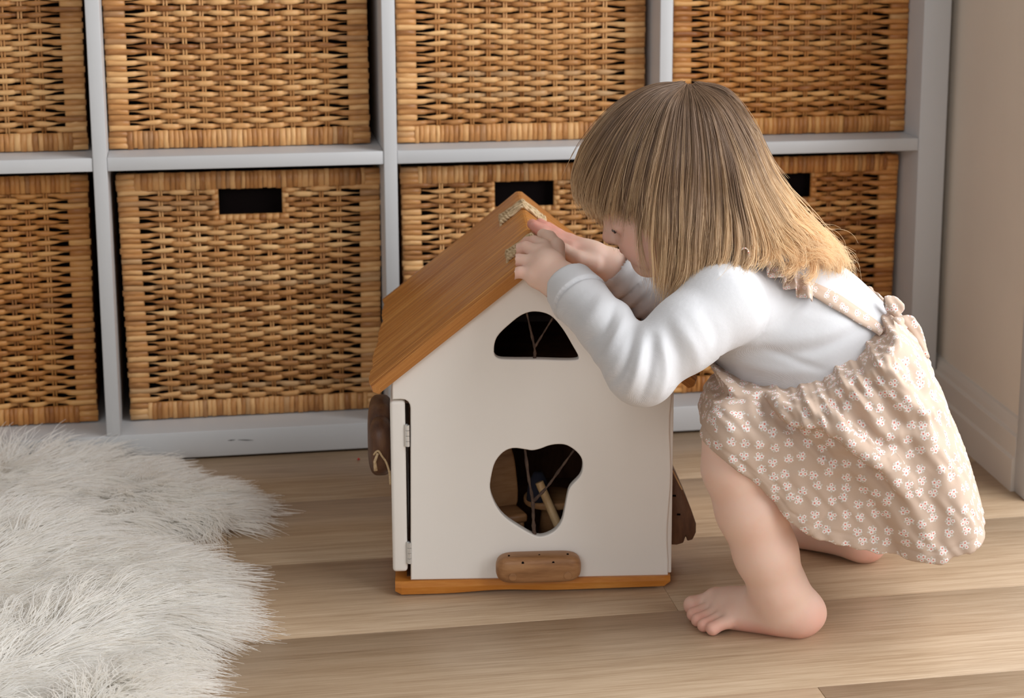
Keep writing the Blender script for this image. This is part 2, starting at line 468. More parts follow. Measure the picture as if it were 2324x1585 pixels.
def basket(cx, z0, yf, kit, mh, mv, wt, wb, label, seed, rz=0.0):
    r = random.Random(seed)
    t = tag(empty("wicker_basket", (cx, yf, z0), rz), label, "basket", "wicker baskets in the shelving unit")
    def wid(z): return (wb + (wt-wb)*z/BH)
    def put(me, name, x, y, z, sx=1.0, ry=0.0):
        o = link(name, me, t); o.location = (x, y, z); o.scale = (sx, 1, 1)
        if ry: o.rotation_euler = (0, ry, 0)
        return o
    zr0, zr1 = RIM, BH - RIM
    nrow = int((zr1 - zr0) / PITCH)
    for i in range(nrow):
        z = zr0 + 0.0038 + i * (zr1 - zr0 - 0.0066) / (nrow - 1)
        sx = wid(z)/BW; xo = -wid(z)/2; f = (i + 1) % 2
        jz = r.uniform(-0.0005, 0.0005)
        if z > zr1 - HOLE[2]:
            put(r.choice(kit['hl'][f]), "weaver", xo, 0, z+jz, sx)
            put(r.choice(kit['hr'][f]), "weaver", xo, 0, z+jz, sx)
            for hx in (HOLE[0]-0.004, HOLE[1]+0.004):
                put(kit['hw'][0], "handle_wrap", xo + hx*sx, -0.0015, z+jz)
        else:
            put(r.choice(kit['full'][f]), "weaver", xo, 0, z+jz, sx)
        if f == 0:
            for side in (0, 1):
                px = xo + POST/2 if side == 0 else -xo - POST/2
                put(r.choice(kit['wraph']), "corner_wrap", px, -0.0034, z + r.uniform(-0.0004, 0.0004), 1.0, r.uniform(-0.02, 0.02))
    for x in STX:
        for k_ in (0,):
            inhole = HOLE[0]-0.006 < x < HOLE[1]+0.006
            o = put(kit['stakeshort' if inhole else 'stake'][0], "stake", (x - BW/2)*(wt+wb)/(2*BW), 0, 0)
            o.rotation_euler = (0, (x-BW/2)/BW*(wt-wb)/BH, 0)
    # wrapped rims
    for zc, w in ((RIM/2, wb), (BH-RIM/2, wt)):
        x = -w/2 + 0.022
        while x < w/2 - 0.022:
            i = r.choice((0,0,0,1,1,2,3,4)); ww = (0.0062, 0.0070, 0.0052, 0.0058, 0.0082)[i]
            put(kit['wrapv'][i], "rim_wrap", x + ww/2, -0.0042 - r.uniform(0, 0.0006), zc + r.uniform(-0.0005, 0.0005), 1.0, r.uniform(-0.035, 0.035))
            x += ww * 0.985
        for side in (-1, 1):
            for q in range(3):
                put(kit['wraph'][q], "corner_wrap", side*(w/2 - POST/2 + 0.001), -0.0040, zc + (q-1)*0.0072, 0.95, r.uniform(-0.03, 0.03))
    # lower edge of the handle opening
    zz = zr1 - HOLE[2] - 0.001; x = HOLE[0] - BW/2 + 0.004
    while x < HOLE[1] - BW/2 + 0.004:
        put(kit['hb'][0], "handle_wrap", x, -0.0015, zz, 1.0, r.uniform(-0.04, 0.04)); x += 0.0083
    # cores, sides, back, floor and an added near-black box standing in for the shade inside
    dp = 0.30
    MB().box(-wb/2+0.002, wb/2-0.002, -0.0030, 0.004, 0.001, RIM-0.001).build("rim_core", mv, t)
    MB().box(-wt/2+0.002, wt/2-0.002, -0.0030, 0.004, BH-RIM+0.001, BH-0.001).build("rim_core", mv, t)
    MB().box(-wb/2+0.008, wb/2-0.008, 0.016, dp-0.01, 0.008, BH-0.002).build("inner_shade_box", M_DARK, t)
    for s in (-1, 1):
        pc = MB(); a0, a1 = s*(wb/2-POST/2), s*(wt/2-POST/2); hw = POST/2-0.0012
        pc.add([(a0-hw,-0.0012,0.001),(a0+hw,-0.0012,0.001),(a0+hw,0.008,0.001),(a0-hw,0.008,0.001),
                (a1-hw,-0.0012,BH-0.001),(a1+hw,-0.0012,BH-0.001),(a1+hw,0.008,BH-0.001),(a1-hw,0.008,BH-0.001)],
               [(0,3,2,1),(4,5,6,7),(0,1,5,4),(1,2,6,5),(2,3,7,6),(3,0,4,7)])
        pc.build("corner_post", mh, t)
    for s in (-1, 1):
        w = MB()
        vs = []; fs = []
        for j in range(2):
            for i in range(41):
                z = 0.002 + (BH-0.004)*i/40; xx = s*(wid(z)/2 - 0.003 - 0.0012*(i % 2))
                vs += [(xx, 0.004 if j == 0 else dp, z)]
        for i in range(40): fs.append((i, i+1, i+42, i+41) if s > 0 else (i+41, i+42, i+1, i))
        mesh_obj("side_panel", vs, fs, mh, t)
    MB().box(-wb/2+0.004, wb/2-0.004, dp-0.004, dp, 0.001, BH-0.002).build("back_panel", mh, t)
    MB().box(-wb/2+0.003, wb/2-0.003, 0.003, dp, 0.001, 0.006).build("bottom_panel", mh, t)
    return t
kitA = basket_kit(M_WICK_H, M_WICK_V); kitB = basket_kit(M_WICK_H2, M_WICK_V2)
YB = 0.064
ZL, ZU = TB + 0.0012, TB + CC + DV + 0.0010
basket(-1.2655, ZL, 0.068, kitB, M_WICK_H2, M_WICK_V2, 0.326, 0.320, "wicker basket on the bottom shelf behind the white fluffy rug", 1)
basket(-0.9045, ZL, YB, kitA, M_WICK_H, M_WICK_V, 0.3285, 0.3203, "wicker basket with a clear handle hole, bottom shelf, immediately beside the toy house roof", 2)
basket(-0.5540, ZL, 0.060, kitA, M_WICK_H, M_WICK_V, 0.322, 0.316, "wicker basket on the bottom shelf directly behind the toy house roof ridge", 3)
basket(-0.2035, ZL, YB, kitB, M_WICK_H2, M_WICK_V2, 0.322, 0.316, "wicker basket on the bottom shelf behind the child's back, near the beige wall", 4)
basket(-1.2590, ZU, 0.062, kitA, M_WICK_H, M_WICK_V, 0.322, 0.318, "wicker basket on the upper shelf cut off by the photo's left edge", 5)
basket(-0.9135, ZU, 0.062, kitA, M_WICK_H, M_WICK_V, 0.322, 0.322, "wicker basket on the upper shelf, directly above the basket with the clear handle hole", 6)
basket(-0.5570, ZU, 0.058, kitA, M_WICK_H, M_WICK_V, 0.322, 0.322, "wicker basket on the upper shelf above the toy house ridge, partly behind the child's hair", 7)
basket(-0.1985, ZU, 0.060, kitB, M_WICK_H2, M_WICK_V2, 0.322, 0.322, "amber wicker basket on the upper shelf next to the beige wall", 8)
# crumb on the floor
p = PZ(814, 1045)
cr = MB().tube([p + (-.0018, 0, .001), p + (0, .0006, .0016), p + (.0016, 0, .001)], [0.0006, 0.0016, 0.0005], 6).build("crumb", new_mat("red_crumb", (0.5, 0.02, 0.02), 0.6), smooth=True)
tag(cr, "tiny red crumb lying on the floor before the shelf", "crumb")
# ------------------------------------------------------------------ toy house
HYAW = math.radians(-6.4)
HORG = (-0.778, -0.5037, 0.0)
house = tag(empty("toy_house", HORG, HYAW), "white wooden toy house with an orange pitched wooden roof on the floor", "toy house")
HC, HW = 0.1425, 0.2875          # ridge x, right edge of the front wall
SL = math.radians(38.7)
def roof_under(x): return 0.3485 - abs(x - HC) * math.tan(SL)
DEP = 0.335
# front wall with its two windows
out = [(0.0131, 0.0165), (0.150, 0.0150), (0.2835, 0.0140)]
for z, dx in ((0.03, -0.0008), (0.05, -0.0022), (0.07, -0.0022), (0.09, -0.0010), (0.11, 0.0004), (0.13, 0.0008), (0.15, 0.0), (0.17, -0.0012), (0.19, -0.0012), (0.205, 0.0), (0.215, 0.0008)):
    out.append((0.2842 + dx, z))
out += [(0.2860, roof_under(0.2860)-0.0006), (HC, roof_under(HC)-0.0006), (-0.0025, roof_under(-0.0025)-0.0006), (-0.0025, 0.2125), (0.006, 0.2128), (0.0105, 0.2120), (0.0135, 0.2100), (0.0152, 0.2070), (0.0158, 0.2030)]
tri = smooth_loop([(0.1014, 0.2615), (0.1045, 0.2765), (0.1180, 0.2905), (0.1310, 0.3000), (0.1440, 0.3028), (0.1590, 0.2985), (0.1710, 0.2850), (0.1815, 0.2670), (0.1880, 0.2540), (0.1830, 0.2512), (0.1650, 0.2515), (0.1450, 0.2525), (0.1200, 0.2530), (0.1055, 0.2545)], 4)
heart = smooth_loop([(0.0965, 0.1138), (0.0982, 0.1307), (0.1023, 0.1440), (0.1104, 0.1539), (0.12, 0.1579), (0.1313, 0.1567), (0.1400, 0.1551), (0.1489, 0.1568), (0.157, 0.1598), (0.1667, 0.1612), (0.1764, 0.1597), (0.1861, 0.1528), (0.1918, 0.1443), (0.1926, 0.1343), (0.1894, 0.1251), (0.1797, 0.1143), (0.1765, 0.1040), (0.174, 0.0903), (0.1708, 0.0768), (0.1635, 0.0667), (0.1521, 0.0612), (0.1423, 0.0622), (0.1278, 0.0709), (0.1116, 0.0831), (0.102, 0.0968)], 3)
extruded_outline("front_wall", [out, tri, heart], 0.0115, M_HOUSE, house, 0.0014)
# right wall, its front edge just showing beside the front wall
MB().box(0.2768, 0.2872, 0.0035, DEP, 0.0155, roof_under(0.2872)-0.001).build("side_wall", M_HOUSE, house, bevel=0.001)
MB().box(-0.0025, 0.2865, DEP-0.011, DEP, 0.0155, 0.2200).build("back_wall", M_DARKWOOD_SHADE, house, bevel=0.001)  # dark colour stands in for the shade inside the house
gb = extruded_outline("back_gable", [[(-0.0025, 0.22), (0.2875, 0.22), (HC, roof_under(HC)-0.001)]], 0.011, M_DARKWOOD_SHADE, house, 0.0005)  # inner shade put into the colour, like the wall below
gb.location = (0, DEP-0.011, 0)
# left wall strip over the door and the door itself with rounded edge
MB().box(-0.0025, 0.0085, 0.0115, DEP-0.011, 0.2125, 0.2210).build("side_wall", M_HOUSE, house)
door = MB().box(-0.0052, 0.0102, 0.0004, 0.285, 0.0255, 0.2105).build("door", M_HOUSE, house, bevel=0.0036, seg=4)
for z0 in (0.0352, 0.1625):
    h = MB()
    for i in range(4):
        h.tube([(0.0124, -0.0008, z0 + i*0.0058 + 0.0002), (0.0124, -0.0008, z0 + (i+1)*0.0058 - 0.0002)], 0.0021, 10)
    h.box(0.0095, 0.0125, -0.0002, 0.004, z0, z0+0.0232)
    h.build("hinge", M_STEEL, house)
# base board: hand-carved underside
n = 44; vs = []; fs = []
for i in range(n+1):
    t = i/n; x = -0.003 + 0.2885*t
    b = 0.0010 + 0.0030*max(0, math.sin(t*7.2 - 1.1))**2 * (0.4 + t) + 0.0016*t*t
    if i == 0: b += 0.0035
    if i == n: b += 0.0042
    e = 0.0012 if i in (0, n) else 0.0
    for (y, z) in ((-0.0035+e, b+0.0012), (-0.0045+e, 0.010), (-0.0035+e, 0.0150), (-0.0022+e, 0.0162 - 0.0014*t), (DEP+0.004, 0.0162 - 0.0014*t), (DEP+0.004, 0.0010), (-0.001+e, b)):
        vs.append((x, y, z))
m = 7
for i in range(n):
    for k in range(m):
        a = i*m+k; b2 = i*m+(k+1) % m; fs.append((a, a+m, b2+m, b2))
fs.append(tuple(range(m))); fs.append(tuple(range(n*m+m-1, n*m-1, -1)))
o = mesh_obj("base_board", vs, fs, M_BASEWOOD, house)
for xx in (0.02, 0.255):
    for yy in (0.012, DEP-0.03):
        MB().box(xx, xx+0.02, yy, yy+0.02, 0.0, 0.0022).build("foot", M_BASEWOOD, house)
# roof slopes: one thick board each, scalloped along the eave
def roof_slope(side):
    nu, nv = 26, 60; T = 0.0135; vs = []; uv = []; fs = []
    y0, y1 = -0.010, DEP + 0.022
    def pt(s, y, h):
        # s down the slope from the ridge, h above the underside
        x = HC + side*(s*math.cos(SL) + h*math.sin(SL)); z = 0.3485 - s*math.sin(SL) + h*math.cos(SL)
        return (x, y, z)
    def length(v):
        w = 0.004*abs(math.sin(v*math.pi*4.3 + 0.5))**0.7 + 0.0035*math.sin(v*5.1+1) + 0.004*(1-v)
        return 0.1965 + w
    rid = -T*math.tan(SL)
    for j in range(nv+1):
        v = j/nv; L = length(v); y = y0 + (y1-y0)*v
        for i in range(nu+1):
            u = i/nu; s = (rid if True else 0)*(1-u) + L*u
            h = T
            if i == nu: h = T*0.62
            if i == nu-1: s = L - 0.0022
            if i == 0: h = T*0.82; s = rid + 0.0004 - 0.0
            if i == 1: s = rid + 0.004
            if j in (0, nv): h -= 0.0028; 
            yy = y
            h += 0.00035*math.sin(y*310 + 2.2*math.sin(s*13)) + 0.0002*math.sin(y*777 + 3*math.sin(s*9))
            vs.append(pt(s, yy, h)); uv.append((s, yy))
    top = (nu+1)*(nv+1)
    for j in range(nv+1):
        v = j/nv; L = length(v); y = y0 + (y1-y0)*v
        yy = y + (0.0012 if j == 0 else (-0.0012 if j == nv else 0))
        for i in range(nu+1):
            u = i/nu; s = 0.0*(1-u) + (L-0.0030)*u
            vs.append(pt(s, y, 0.0)); uv.append((s, yy + 0.4))
    def idx(i, j, b): return b*top + j*(nu+1) + i
    for j in range(nv):
        for i in range(nu):
            q = (idx(i,j,0), idx(i+1,j,0), idx(i+1,j+1,0), idx(i,j+1,0)); fs.append(q)
            q = (idx(i,j,1), idx(i,j+1,1), idx(i+1,j+1,1), idx(i+1,j,1)); fs.append(q)
    for i in range(nu):
        fs.append((idx(i,0,0), idx(i,0,1), idx(i+1,0,1), idx(i+1,0,0)))
        fs.append((idx(i,nv,0), idx(i+1,nv,0), idx(i+1,nv,1), idx(i,nv,1)))
    for j in range(nv):
        fs.append((idx(0,j,0), idx(0,j+1,0), idx(0,j+1,1), idx(0,j,1)))
        fs.append((idx(nu,j,0), idx(nu,j,1), idx(nu,j+1,1), idx(nu,j+1,0)))
    if side < 0: fs = [tuple(reversed(f)) for f in fs]
    o = mesh_obj("roof_board", vs, fs, M_ROOF, house, smooth=True)
    ul = o.data.uv_layers.new(name="UVMap")
    li = np.zeros(len(o.data.loops), dtype=np.int32); o.data.loops.foreach_get("vertex_index", li)
    U = np.array(uv, dtype=np.float32)[li]
    if side > 0: U[:, 1] += 0.9
    ul.data.foreach_set("uv", U.ravel())
    try: o.data.shade_auto_smooth = True
    except Exception: pass
    bm = bmesh.new(); bm.from_mesh(o.data)
    bmesh.ops.recalc_face_normals(bm, faces=bm.faces)
    for e in bm.edges:
        if len(e.link_faces) == 2 and e.calc_face_angle(0) > 0.7: e.smooth = False
    bm.to_mesh(o.data); bm.free()
    return o
roof_slope(-1); roof_slope(1)
# jute lacing over the ridge
def lacing(yc):
    """five doubled, twisted cords laced across the ridge, one of them crossing"""
    def path(ya, yb, lift):
        pts = []
        for k in range(17):
            t = k/16*2 - 1; s = abs(t)*0.022; sd = -1 if t < 0 else 1
            h = 0.0135 + 0.0014 + lift
            if abs(t) < 0.2: x = HC + t*0.020; z = 0.3485 + 0.0135/math.cos(SL) + 0.0012 + lift - abs(t)*0.010
            else: x = HC + sd*(s*math.cos(SL) + h*math.sin(SL)); z = 0.3485 - s*math.sin(SL) + h*math.cos(SL)
            if abs(t) > 0.95: x -= sd*0.0022; z -= 0.0030
            pts.append((x, ya + (yb-ya)*(t+1)/2, z))
        return catmull(pts, 4)
    def cord(ya, yb, lift, ph):
        base_ = path(ya, yb, lift); mb = MB()
        for o_ in (0, math.pi):
            q = []
            for i, p in enumerate(base_):
                w = i*0.55 + ph + o_
                q.append((p[0], p[1] + 0.0013*math.cos(w), p[2] + 0.0004 + 0.0012*math.sin(w)))
            mb.tube(q, 0.00145, 6)
        mb.build("lacing_cord", M_TWINE, house, smooth=True)
    for i in range(5): cord(yc + (i-2)*0.0078, yc + (i-2)*0.0078 + 0.0014*math.sin(i*2.1), 0.0, i*1.3)
    cord(yc - 0.016, yc + 0.004, 0.0016, 0.4); cord(yc + 0.014, yc - 0.006, 0.0020, 1.4)
lacing(0.255); lacing(0.058)
# twig glazing bars
def twig(pts, r0, r1):
    p = catmull(pts, 6); n = len(p)
    rr = [(r0 + (r1-r0)*i/(n-1)) * (1 + 0.22*math.sin(i*1.9) + 0.15*math.sin(i*0.7)) for i in range(n)]
    MB().tube(p, rr, 8).build("twig_bar", M_TWIG, house, smooth=True)
twig([(0.1425, 0.006, 0.0590), (0.1415, 0.005, 0.078), (0.1408, 0.006, 0.0985), (0.1365, 0.007, 0.125), (0.1325, 0.0065, 0.1590)], 0.0020, 0.0014)
twig([(0.1412, 0.006, 0.0975), (0.1560, 0.007, 0.1130), (0.1700, 0.0065, 0.1330), (0.1840, 0.006, 0.1530)], 0.0017, 0.0011)
twig([(0.1430, 0.006, 0.2500), (0.1432, 0.006, 0.2620), (0.1400, 0.007, 0.2780), (0.1350, 0.006, 0.3010)], 0.0016, 0.0010)
twig([(0.1432, 0.006, 0.2640), (0.1520, 0.007, 0.2780), (0.1620, 0.006, 0.2950)], 0.0012, 0.0008)
# planter block under the lower window: rounded ends, drilled holes
pb = MB(); nseg = 22; vs = []; fs = []
prof = []
for k in range(24):
    a = 2*math.pi*k/24; ex = 0.55
    cx_, sx_ = math.cos(a), math.sin(a)
    prof.append((math.copysign(abs(cx_)**ex, cx_), math.copysign(abs(sx_)**ex, sx_)))
xs_ = [0.1015 + 0.0885*0.5*(1-math.cos(math.pi*i/nseg)) for i in range(nseg+1)]
for xx in xs_:
    q = (xx - 0.14575)/0.04425
    sc_ = max(0.02, (1 - abs(q)**7))**0.5
    for (c, s) in prof: vs.append((xx, -0.0125 + 0.0140*c*(0.72+0.28*sc_)*(sc_**0.6), 0.0325 + 0.0148*s*sc_**0.7))
mm = len(prof)
for i in range(nseg):
    for k in range(mm):
        a = i*mm+k; b2 = i*mm+(k+1) % mm; fs.append((a, b2, b2+mm, a+mm))
fs.append(tuple(range(mm-1, -1, -1))); fs.append(tuple(range(nseg*mm, nseg*mm+mm)))
pl = mesh_obj("planter_block", vs, fs, M_BLOCK, house, smooth=True)
for (hx, hz, r, top) in ((0.1290, 0.0420, 0.0014, 0), (0.1605, 0.0415, 0.0014, 0), (0.1150, 0, 0.0011, 1), (0.1465, 0, 0.0010, 1), (0.1760, 0, 0.0012, 1)):
    if top: MB().tube([(hx, -0.0165, 0.0462), (hx, -0.0165, 0.0474)], r, 10).build("drilled_hole", M_DARK, pl)
    else: MB().tube([(hx, -0.0240, hz), (hx, -0.0258, hz)], r, 10).build("drilled_hole", M_DARK, pl)
for hx in (0.1185, 0.1755):
    MB().tube([(hx, -0.0255, 0.0270), (hx, -0.0266, 0.0270)], 0.0042, 16).build("dowel_plug", M_BLOCK, pl, bevel=0.0003)
# dark rounded blocks on the door, with a cord loop
def pebble(name, x0, x1, y0, y1, z0, z1, mat, parent, e=0.6):
    vs = []; fs = []; nu, nv = 20, 14
    for j in range(nv+1):
        ph = -math.pi/2 + math.pi*j/nv
        for i in range(nu):
            th = 2*math.pi*i/nu
            f = lambda c: math.copysign(abs(c)**e, c)
            vs.append(((x0+x1)/2 + (x1-x0)/2*f(math.cos(ph))*f(math.cos(th)), (y0+y1)/2 + (y1-y0)/2*f(math.cos(ph))*f(math.sin(th)), (z0+z1)/2 + (z1-z0)/2*f(math.sin(ph))))
    for j in range(nv):
        for i in range(nu):
            a = j*nu+i; b = j*nu+(i+1) % nu; fs.append((a, b, b+nu, a+nu))
    return mesh_obj(name, vs, fs, mat, parent, smooth=True)
lb = pebble("door_block", -0.0315, -0.004, 0.060, 0.135, 0.1050, 0.1860, M_DARKWOOD_SHADE, house, 0.55)
pebble("door_knob", -0.0290, -0.004, 0.030, 0.075, 0.1180, 0.1780, M_DARKWOOD_SHADE, house, 0.7)
cord = catmull([(-0.0150, 0.030, 0.128), (-0.0215, 0.024, 0.139), (-0.0230, 0.022, 0.147), (-0.0185, 0.021, 0.1515), (-0.0145, 0.022, 0.145), (-0.0105, 0.024, 0.138), (-0.0075, 0.026, 0.126), (-0.0068, 0.028, 0.112)], 5)
MB().tube([(-0.0215, 0.022, 0.130), (-0.0222, 0.022, 0.140), (-0.019, 0.021, 0.149)], [0.0022, 0.0016, 0.0014], 7).build("cord_loop", M_TWINE, house, smooth=True)
MB().tube(cord[10:], 0.0011, 7).build("cord_loop", M_TWINE, house, smooth=True)
# wedge-shaped planter on the other side wall
vs = [(0.2872, 0.030, 0.118), (0.2905, 0.030, 0.121), (0.2990, 0.030, 0.104), (0.3110, 0.030, 0.076), (0.3165, 0.030, 0.060), (0.3165, 0.030, 0.050), (0.3130, 0.030, 0.042), (0.3075, 0.030, 0.0405), (0.3055, 0.030, 0.046), (0.3030, 0.030, 0.0385), (0.2960, 0.030, 0.0365), (0.2872, 0.030, 0.0370)]
k = len(vs); vs2 = vs + [(x, 0.105, z) for x, y, z in vs]
fs = [tuple(range(k-1, -1, -1)), tuple(range(k, 2*k))] + [(i, (i+1) % k, (i+1) % k + k, i + k) for i in range(k)]
wp = mesh_obj("wedge_planter", vs2, fs, M_DARKWOOD_SHADE, house); bevel_mesh(wp.data, 0.0012, 2)
MB().tube([(0.2900, 0.0315, 0.1195), (0.3010, 0.0300, 0.0985)], [0.0016, 0.0006], 6).build("pale_edge", M_PEG, wp)
for (hx, hz) in ((0.2925, 0.092), (0.2975, 0.071)):
    MB().tube([(hx-0.0018, 0.0302, hz), (hx+0.0018, 0.0294, hz)], 0.0011, 8).build("drilled_hole", M_DARK, wp)
# inner storey
MB().box(0.009, 0.2765, 0.0120, DEP-0.012, 0.205, 0.212).build("inner_storey", M_DARKWOOD_SHADE, house)
MB().box(0.009, 0.2765, 0.0120, DEP-0.012, 0.0150, 0.0170).build("inner_base", M_DARKWOOD_SHADE, house)

# toys inside the house
def hloc(x, y, z):
    c, s = math.cos(HYAW), math.sin(HYAW)
    return (HORG[0] + x*c - y*s, HORG[1] + x*s + y*c, z)
ch = tag(empty("toy_chair", hloc(0.112, 0.065, 0.0171), HYAW+0.3), "small brown toy chair with a rounded back inside the toy house", "toy chair", "wooden toys inside the toy house")
MB().box(-0.022, 0.022, -0.018, 0.020, 0.040, 0.050).build("seat", M_BLOCK, ch, bevel=0.003)
bk = extruded_outline("backrest", [smooth_loop([(-0.020, 0.045), (0.020, 0.045), (0.021, 0.090), (0.014, 0.118), (0.0, 0.126), (-0.014, 0.118), (-0.021, 0.090)], 4)], 0.012, M_BLOCK, ch, 0.002)
bk.location = (0.0, 0.016, 0)
for sx in (-1, 1):
    for sy in (-0.012, 0.016):
        MB().tube([(sx*0.016, sy, 0.0), (sx*0.015, sy, 0.042)], 0.0045, 8).build("leg", M_BLOCK, ch, smooth=True)
tb = tag(empty("toy_table", hloc(0.165, 0.085, 0.0171), HYAW-0.2), "low brown wooden toy table inside the toy house", "toy table", "wooden toys inside the toy house")
MB().tube([(0, 0, 0.052), (0, 0, 0.060)], 0.030, 28).build("tabletop", M_BLOCK, tb, bevel=0.002)
MB().tube([(0, 0, 0.0), (0, 0, 0.05), (0, 0, 0.053)], [0.016, 0.010, 0.014], 16).build("pedestal", M_BLOCK, tb, smooth=True)
a_ = hloc(0.186, 0.036, 0.0190); b_ = hloc(0.150, 0.050, 0.104)
pg = MB().tube([a_, b_], [0.0052, 0.0046], 12).build("toy_peg", M_PEG, bevel=0.0006)
tag(pg, "pale wooden peg leaning inside the toy house behind the lower window", "peg", "wooden toys inside the toy house")
bd = MB().tube([hloc(0.150, 0.070, 0.078+0.0001), hloc(0.150, 0.070, 0.095), hloc(0.150, 0.070, 0.108)], [0.013, 0.011, 0.005], 16).build("toy_figure", new_mat("navy_felt", (0.010, 0.010, 0.022), 0.9), smooth=True)
tag(bd, "small dark blue toy figure standing on the toy table", "toy figure", "wooden toys inside the toy house")
# ------------------------------------------------------------------ sheepskin rug
M_FUR = new_mat("sheepskin_fur", (0.80, 0.76, 0.69), 0.75, 0.25)
M_HIDE = new_mat("sheepskin_hide", (0.86, 0.83, 0.77), 0.9, 0.1)
tips = [(-330, 960), (-60, 985), (60, 1000), (170, 1020), (290, 1060), (420, 1100), (530, 1130), (585, 1180), (535, 1222), (430, 1232), (330, 1252), (440, 1280), (500, 1310), (528, 1350), (530, 1420), (500, 1480), (430, 1520), (425, 1600), (380, 1720), (100, 1840), (-360, 1840), (-620, 1500), (-520, 1150)]
outer = np.array([PZ(u, v)[:2] for u, v in tips])
outer = np.array(smooth_loop(outer, 5)); outer[:,1] = np.minimum(outer[:,1], -0.002)
cen = outer.mean(0)
def inset(poly, d):
    n = len(poly); out = []
    for i in range(n):
        t = poly[(i+1) % n] - poly[i-1]; t /= np.linalg.norm(t) + 1e-9
        nrm = np.array([-t[1], t[0]])
        out.append(poly[i] + nrm * d)
    return np.array(out)
def area(p): return 0.5*np.sum(p[:,0]*np.roll(p[:,1],-1) - np.roll(p[:,0],-1)*p[:,1])
sgn = 1.0 if area(outer) > 0 else -1.0
base = inset(outer, sgn*0.026)
rug = tag(empty("sheepskin_rug", (float(cen[0]), float(cen[1]), 0)), "white long-haired sheepskin rug on the wooden floor before the shelves", "rug")
def inside(pts, poly):
    x, y = pts[:,0], pts[:,1]; c = np.zeros(len(pts), bool)
    j = len(poly)-1
    for i in range(len(poly)):
        xi, yi = poly[i]; xj, yj = poly[j]
        c ^= ((yi > y) != (yj > y)) & (x < (xj-xi)*(y-yi)/(yj-yi+1e-12)+xi); j = i
    return c
def edge_dist(pts, poly):
    a = poly; b = np.roll(poly, -1, 0); best = np.full(len(pts), 9.0); near = np.zeros((len(pts), 2))
    for p, q in zip(a, b):
        d = q-p; t = np.clip(((pts-p) @ d)/(d @ d + 1e-12), 0, 1); c = p + t[:,None]*d
        e = np.linalg.norm(pts-c, axis=1); m = e < best; best[m] = e[m]; near[m] = c[m]
    return best, near
def waves(x, y, seed, k):
    r = np.random.default_rng(seed); s = 0
    for i in range(7):
        a = r.uniform(0, 6.28); f = k*r.uniform(0.6, 1.7); s = s + np.sin((x*math.cos(a)+y*math.sin(a))*f + r.uniform(0, 6.28))
    return s/2.6
def rug_height(pts):
    d, near = edge_dist(pts, base)
    h = 0.004 + 0.026*(1-np.exp(-d/0.035)) + 0.006*waves(pts[:,0], pts[:,1], 3, 22)*(1-np.exp(-d/0.05))
    return np.maximum(h, 0.003), d, near
# hide: domed grid clipped by the outline
lo, hi = base.min(0), base.max(0); G = 0.012
nx, ny = int((hi[0]-lo[0])/G)+2, int((hi[1]-lo[1])/G)+2
gx, gy = np.meshgrid(lo[0]+np.arange(nx)*G, lo[1]+np.arange(ny)*G, indexing='ij')
gp = np.stack([gx.ravel(), gy.ravel()], 1); ins = inside(gp, base); gh, _, _ = rug_height(gp)
idm = -np.ones(len(gp), int); idm[ins] = np.arange(ins.sum())
hv = [(p[0]-cen[0], p[1]-cen[1], h*0.8) for p, h, k in zip(gp, gh, ins) if k]
hf = []
for i in range(nx-1):
    for j in range(ny-1):
        q = [idm[i*ny+j], idm[(i+1)*ny+j], idm[(i+1)*ny+j+1], idm[i*ny+j+1]]
        if min(q) >= 0: hf.append(tuple(q))
hide = mesh_obj("hide", hv, hf, M_HIDE, rug, smooth=True)
# fur
NF = 62000
pts = lo + rng.random((int(NF*2.2), 2))*(hi-lo)
pts = pts[inside(pts, base)]
# only the part of the skin the photograph shows needs dense pile
vis = (pts[:,0] > -1.35) & (pts[:,1] > -0.86)
pts = np.concatenate([pts[vis], pts[~vis][::5]])[:NF]
h, d, near = rug_height(pts)
outd = (near-pts)/(d[:,None]+1e-6)
n = len(pts)
# tufts: strands share direction with their clump
cl = np.floor(pts/0.016); key = (cl[:,0]*7919 + cl[:,1]*104729)
def hsh(k, s): 
    v = np.sin(k*12.9898*0.0001 + s*78.233)*43758.5453; return v - np.floor(v)
ang = waves(pts[:,0], pts[:,1], 5, 16)*1.5 + (hsh(key, 1)-0.5)*1.3
tw = np.stack([np.cos(ang-0.5), np.sin(ang-0.5)], 1)
w = np.exp(-d/0.050)[:,None]
lean = outd*w*1.5 + tw*(1-w)*1.0 + (rng.random((n,2))-0.5)*0.5
lean += 0.25*np.array([0.8, -0.5])
up = 0.34 + 0.40*hsh(key, 2)*(1-w[:,0]) + 0.15*rng.random(n)
dirv = np.concatenate([lean, up[:,None]], 1); dirv /= np.linalg.norm(dirv, axis=1)[:,None]
cc = (cl+0.5+ (np.stack([hsh(key,3), hsh(key,4)],1)-0.5)*0.7)*0.016
L = (0.048 + 0.022*hsh(key, 5))*(0.7+0.5*rng.random(n))*(1 + 0.45*np.clip((pts[:,1]+0.09)/0.06, 0, 1)*(pts[:,0] < -1.02))
NP = 7
T = np.linspace(0, 1, NP)
root = np.concatenate([pts, (h*0.7)[:,None]], 1)
P3 = np.zeros((n, NP, 3)); curl = (rng.random((n,3))-0.5)*0.9; curl[:,2] *= 0.4
cvec = np.concatenate([(cc-pts), np.zeros((n,1))], 1)
bendz = -0.75
for k, t in enumerate(T):
    q = root + dirv*(L*t)[:,None] + curl*(L*0.30*t*t)[:,None] + cvec*(0.88*t**1.1)
    q[:,2] += bendz*L*0.42*t*t
    q[:,0] += 0.0018*np.sin(9*t + 6.28*hsh(key,6)); q[:,1] += 0.0018*np.sin(8*t + 6.28*hsh(key,7))
    q[:,2] = np.maximum(q[:,2], 0.002+0.002*rng.random(n))
    q[:,1] = np.minimum(q[:,1], -0.0035)
    P3[:,k] = q
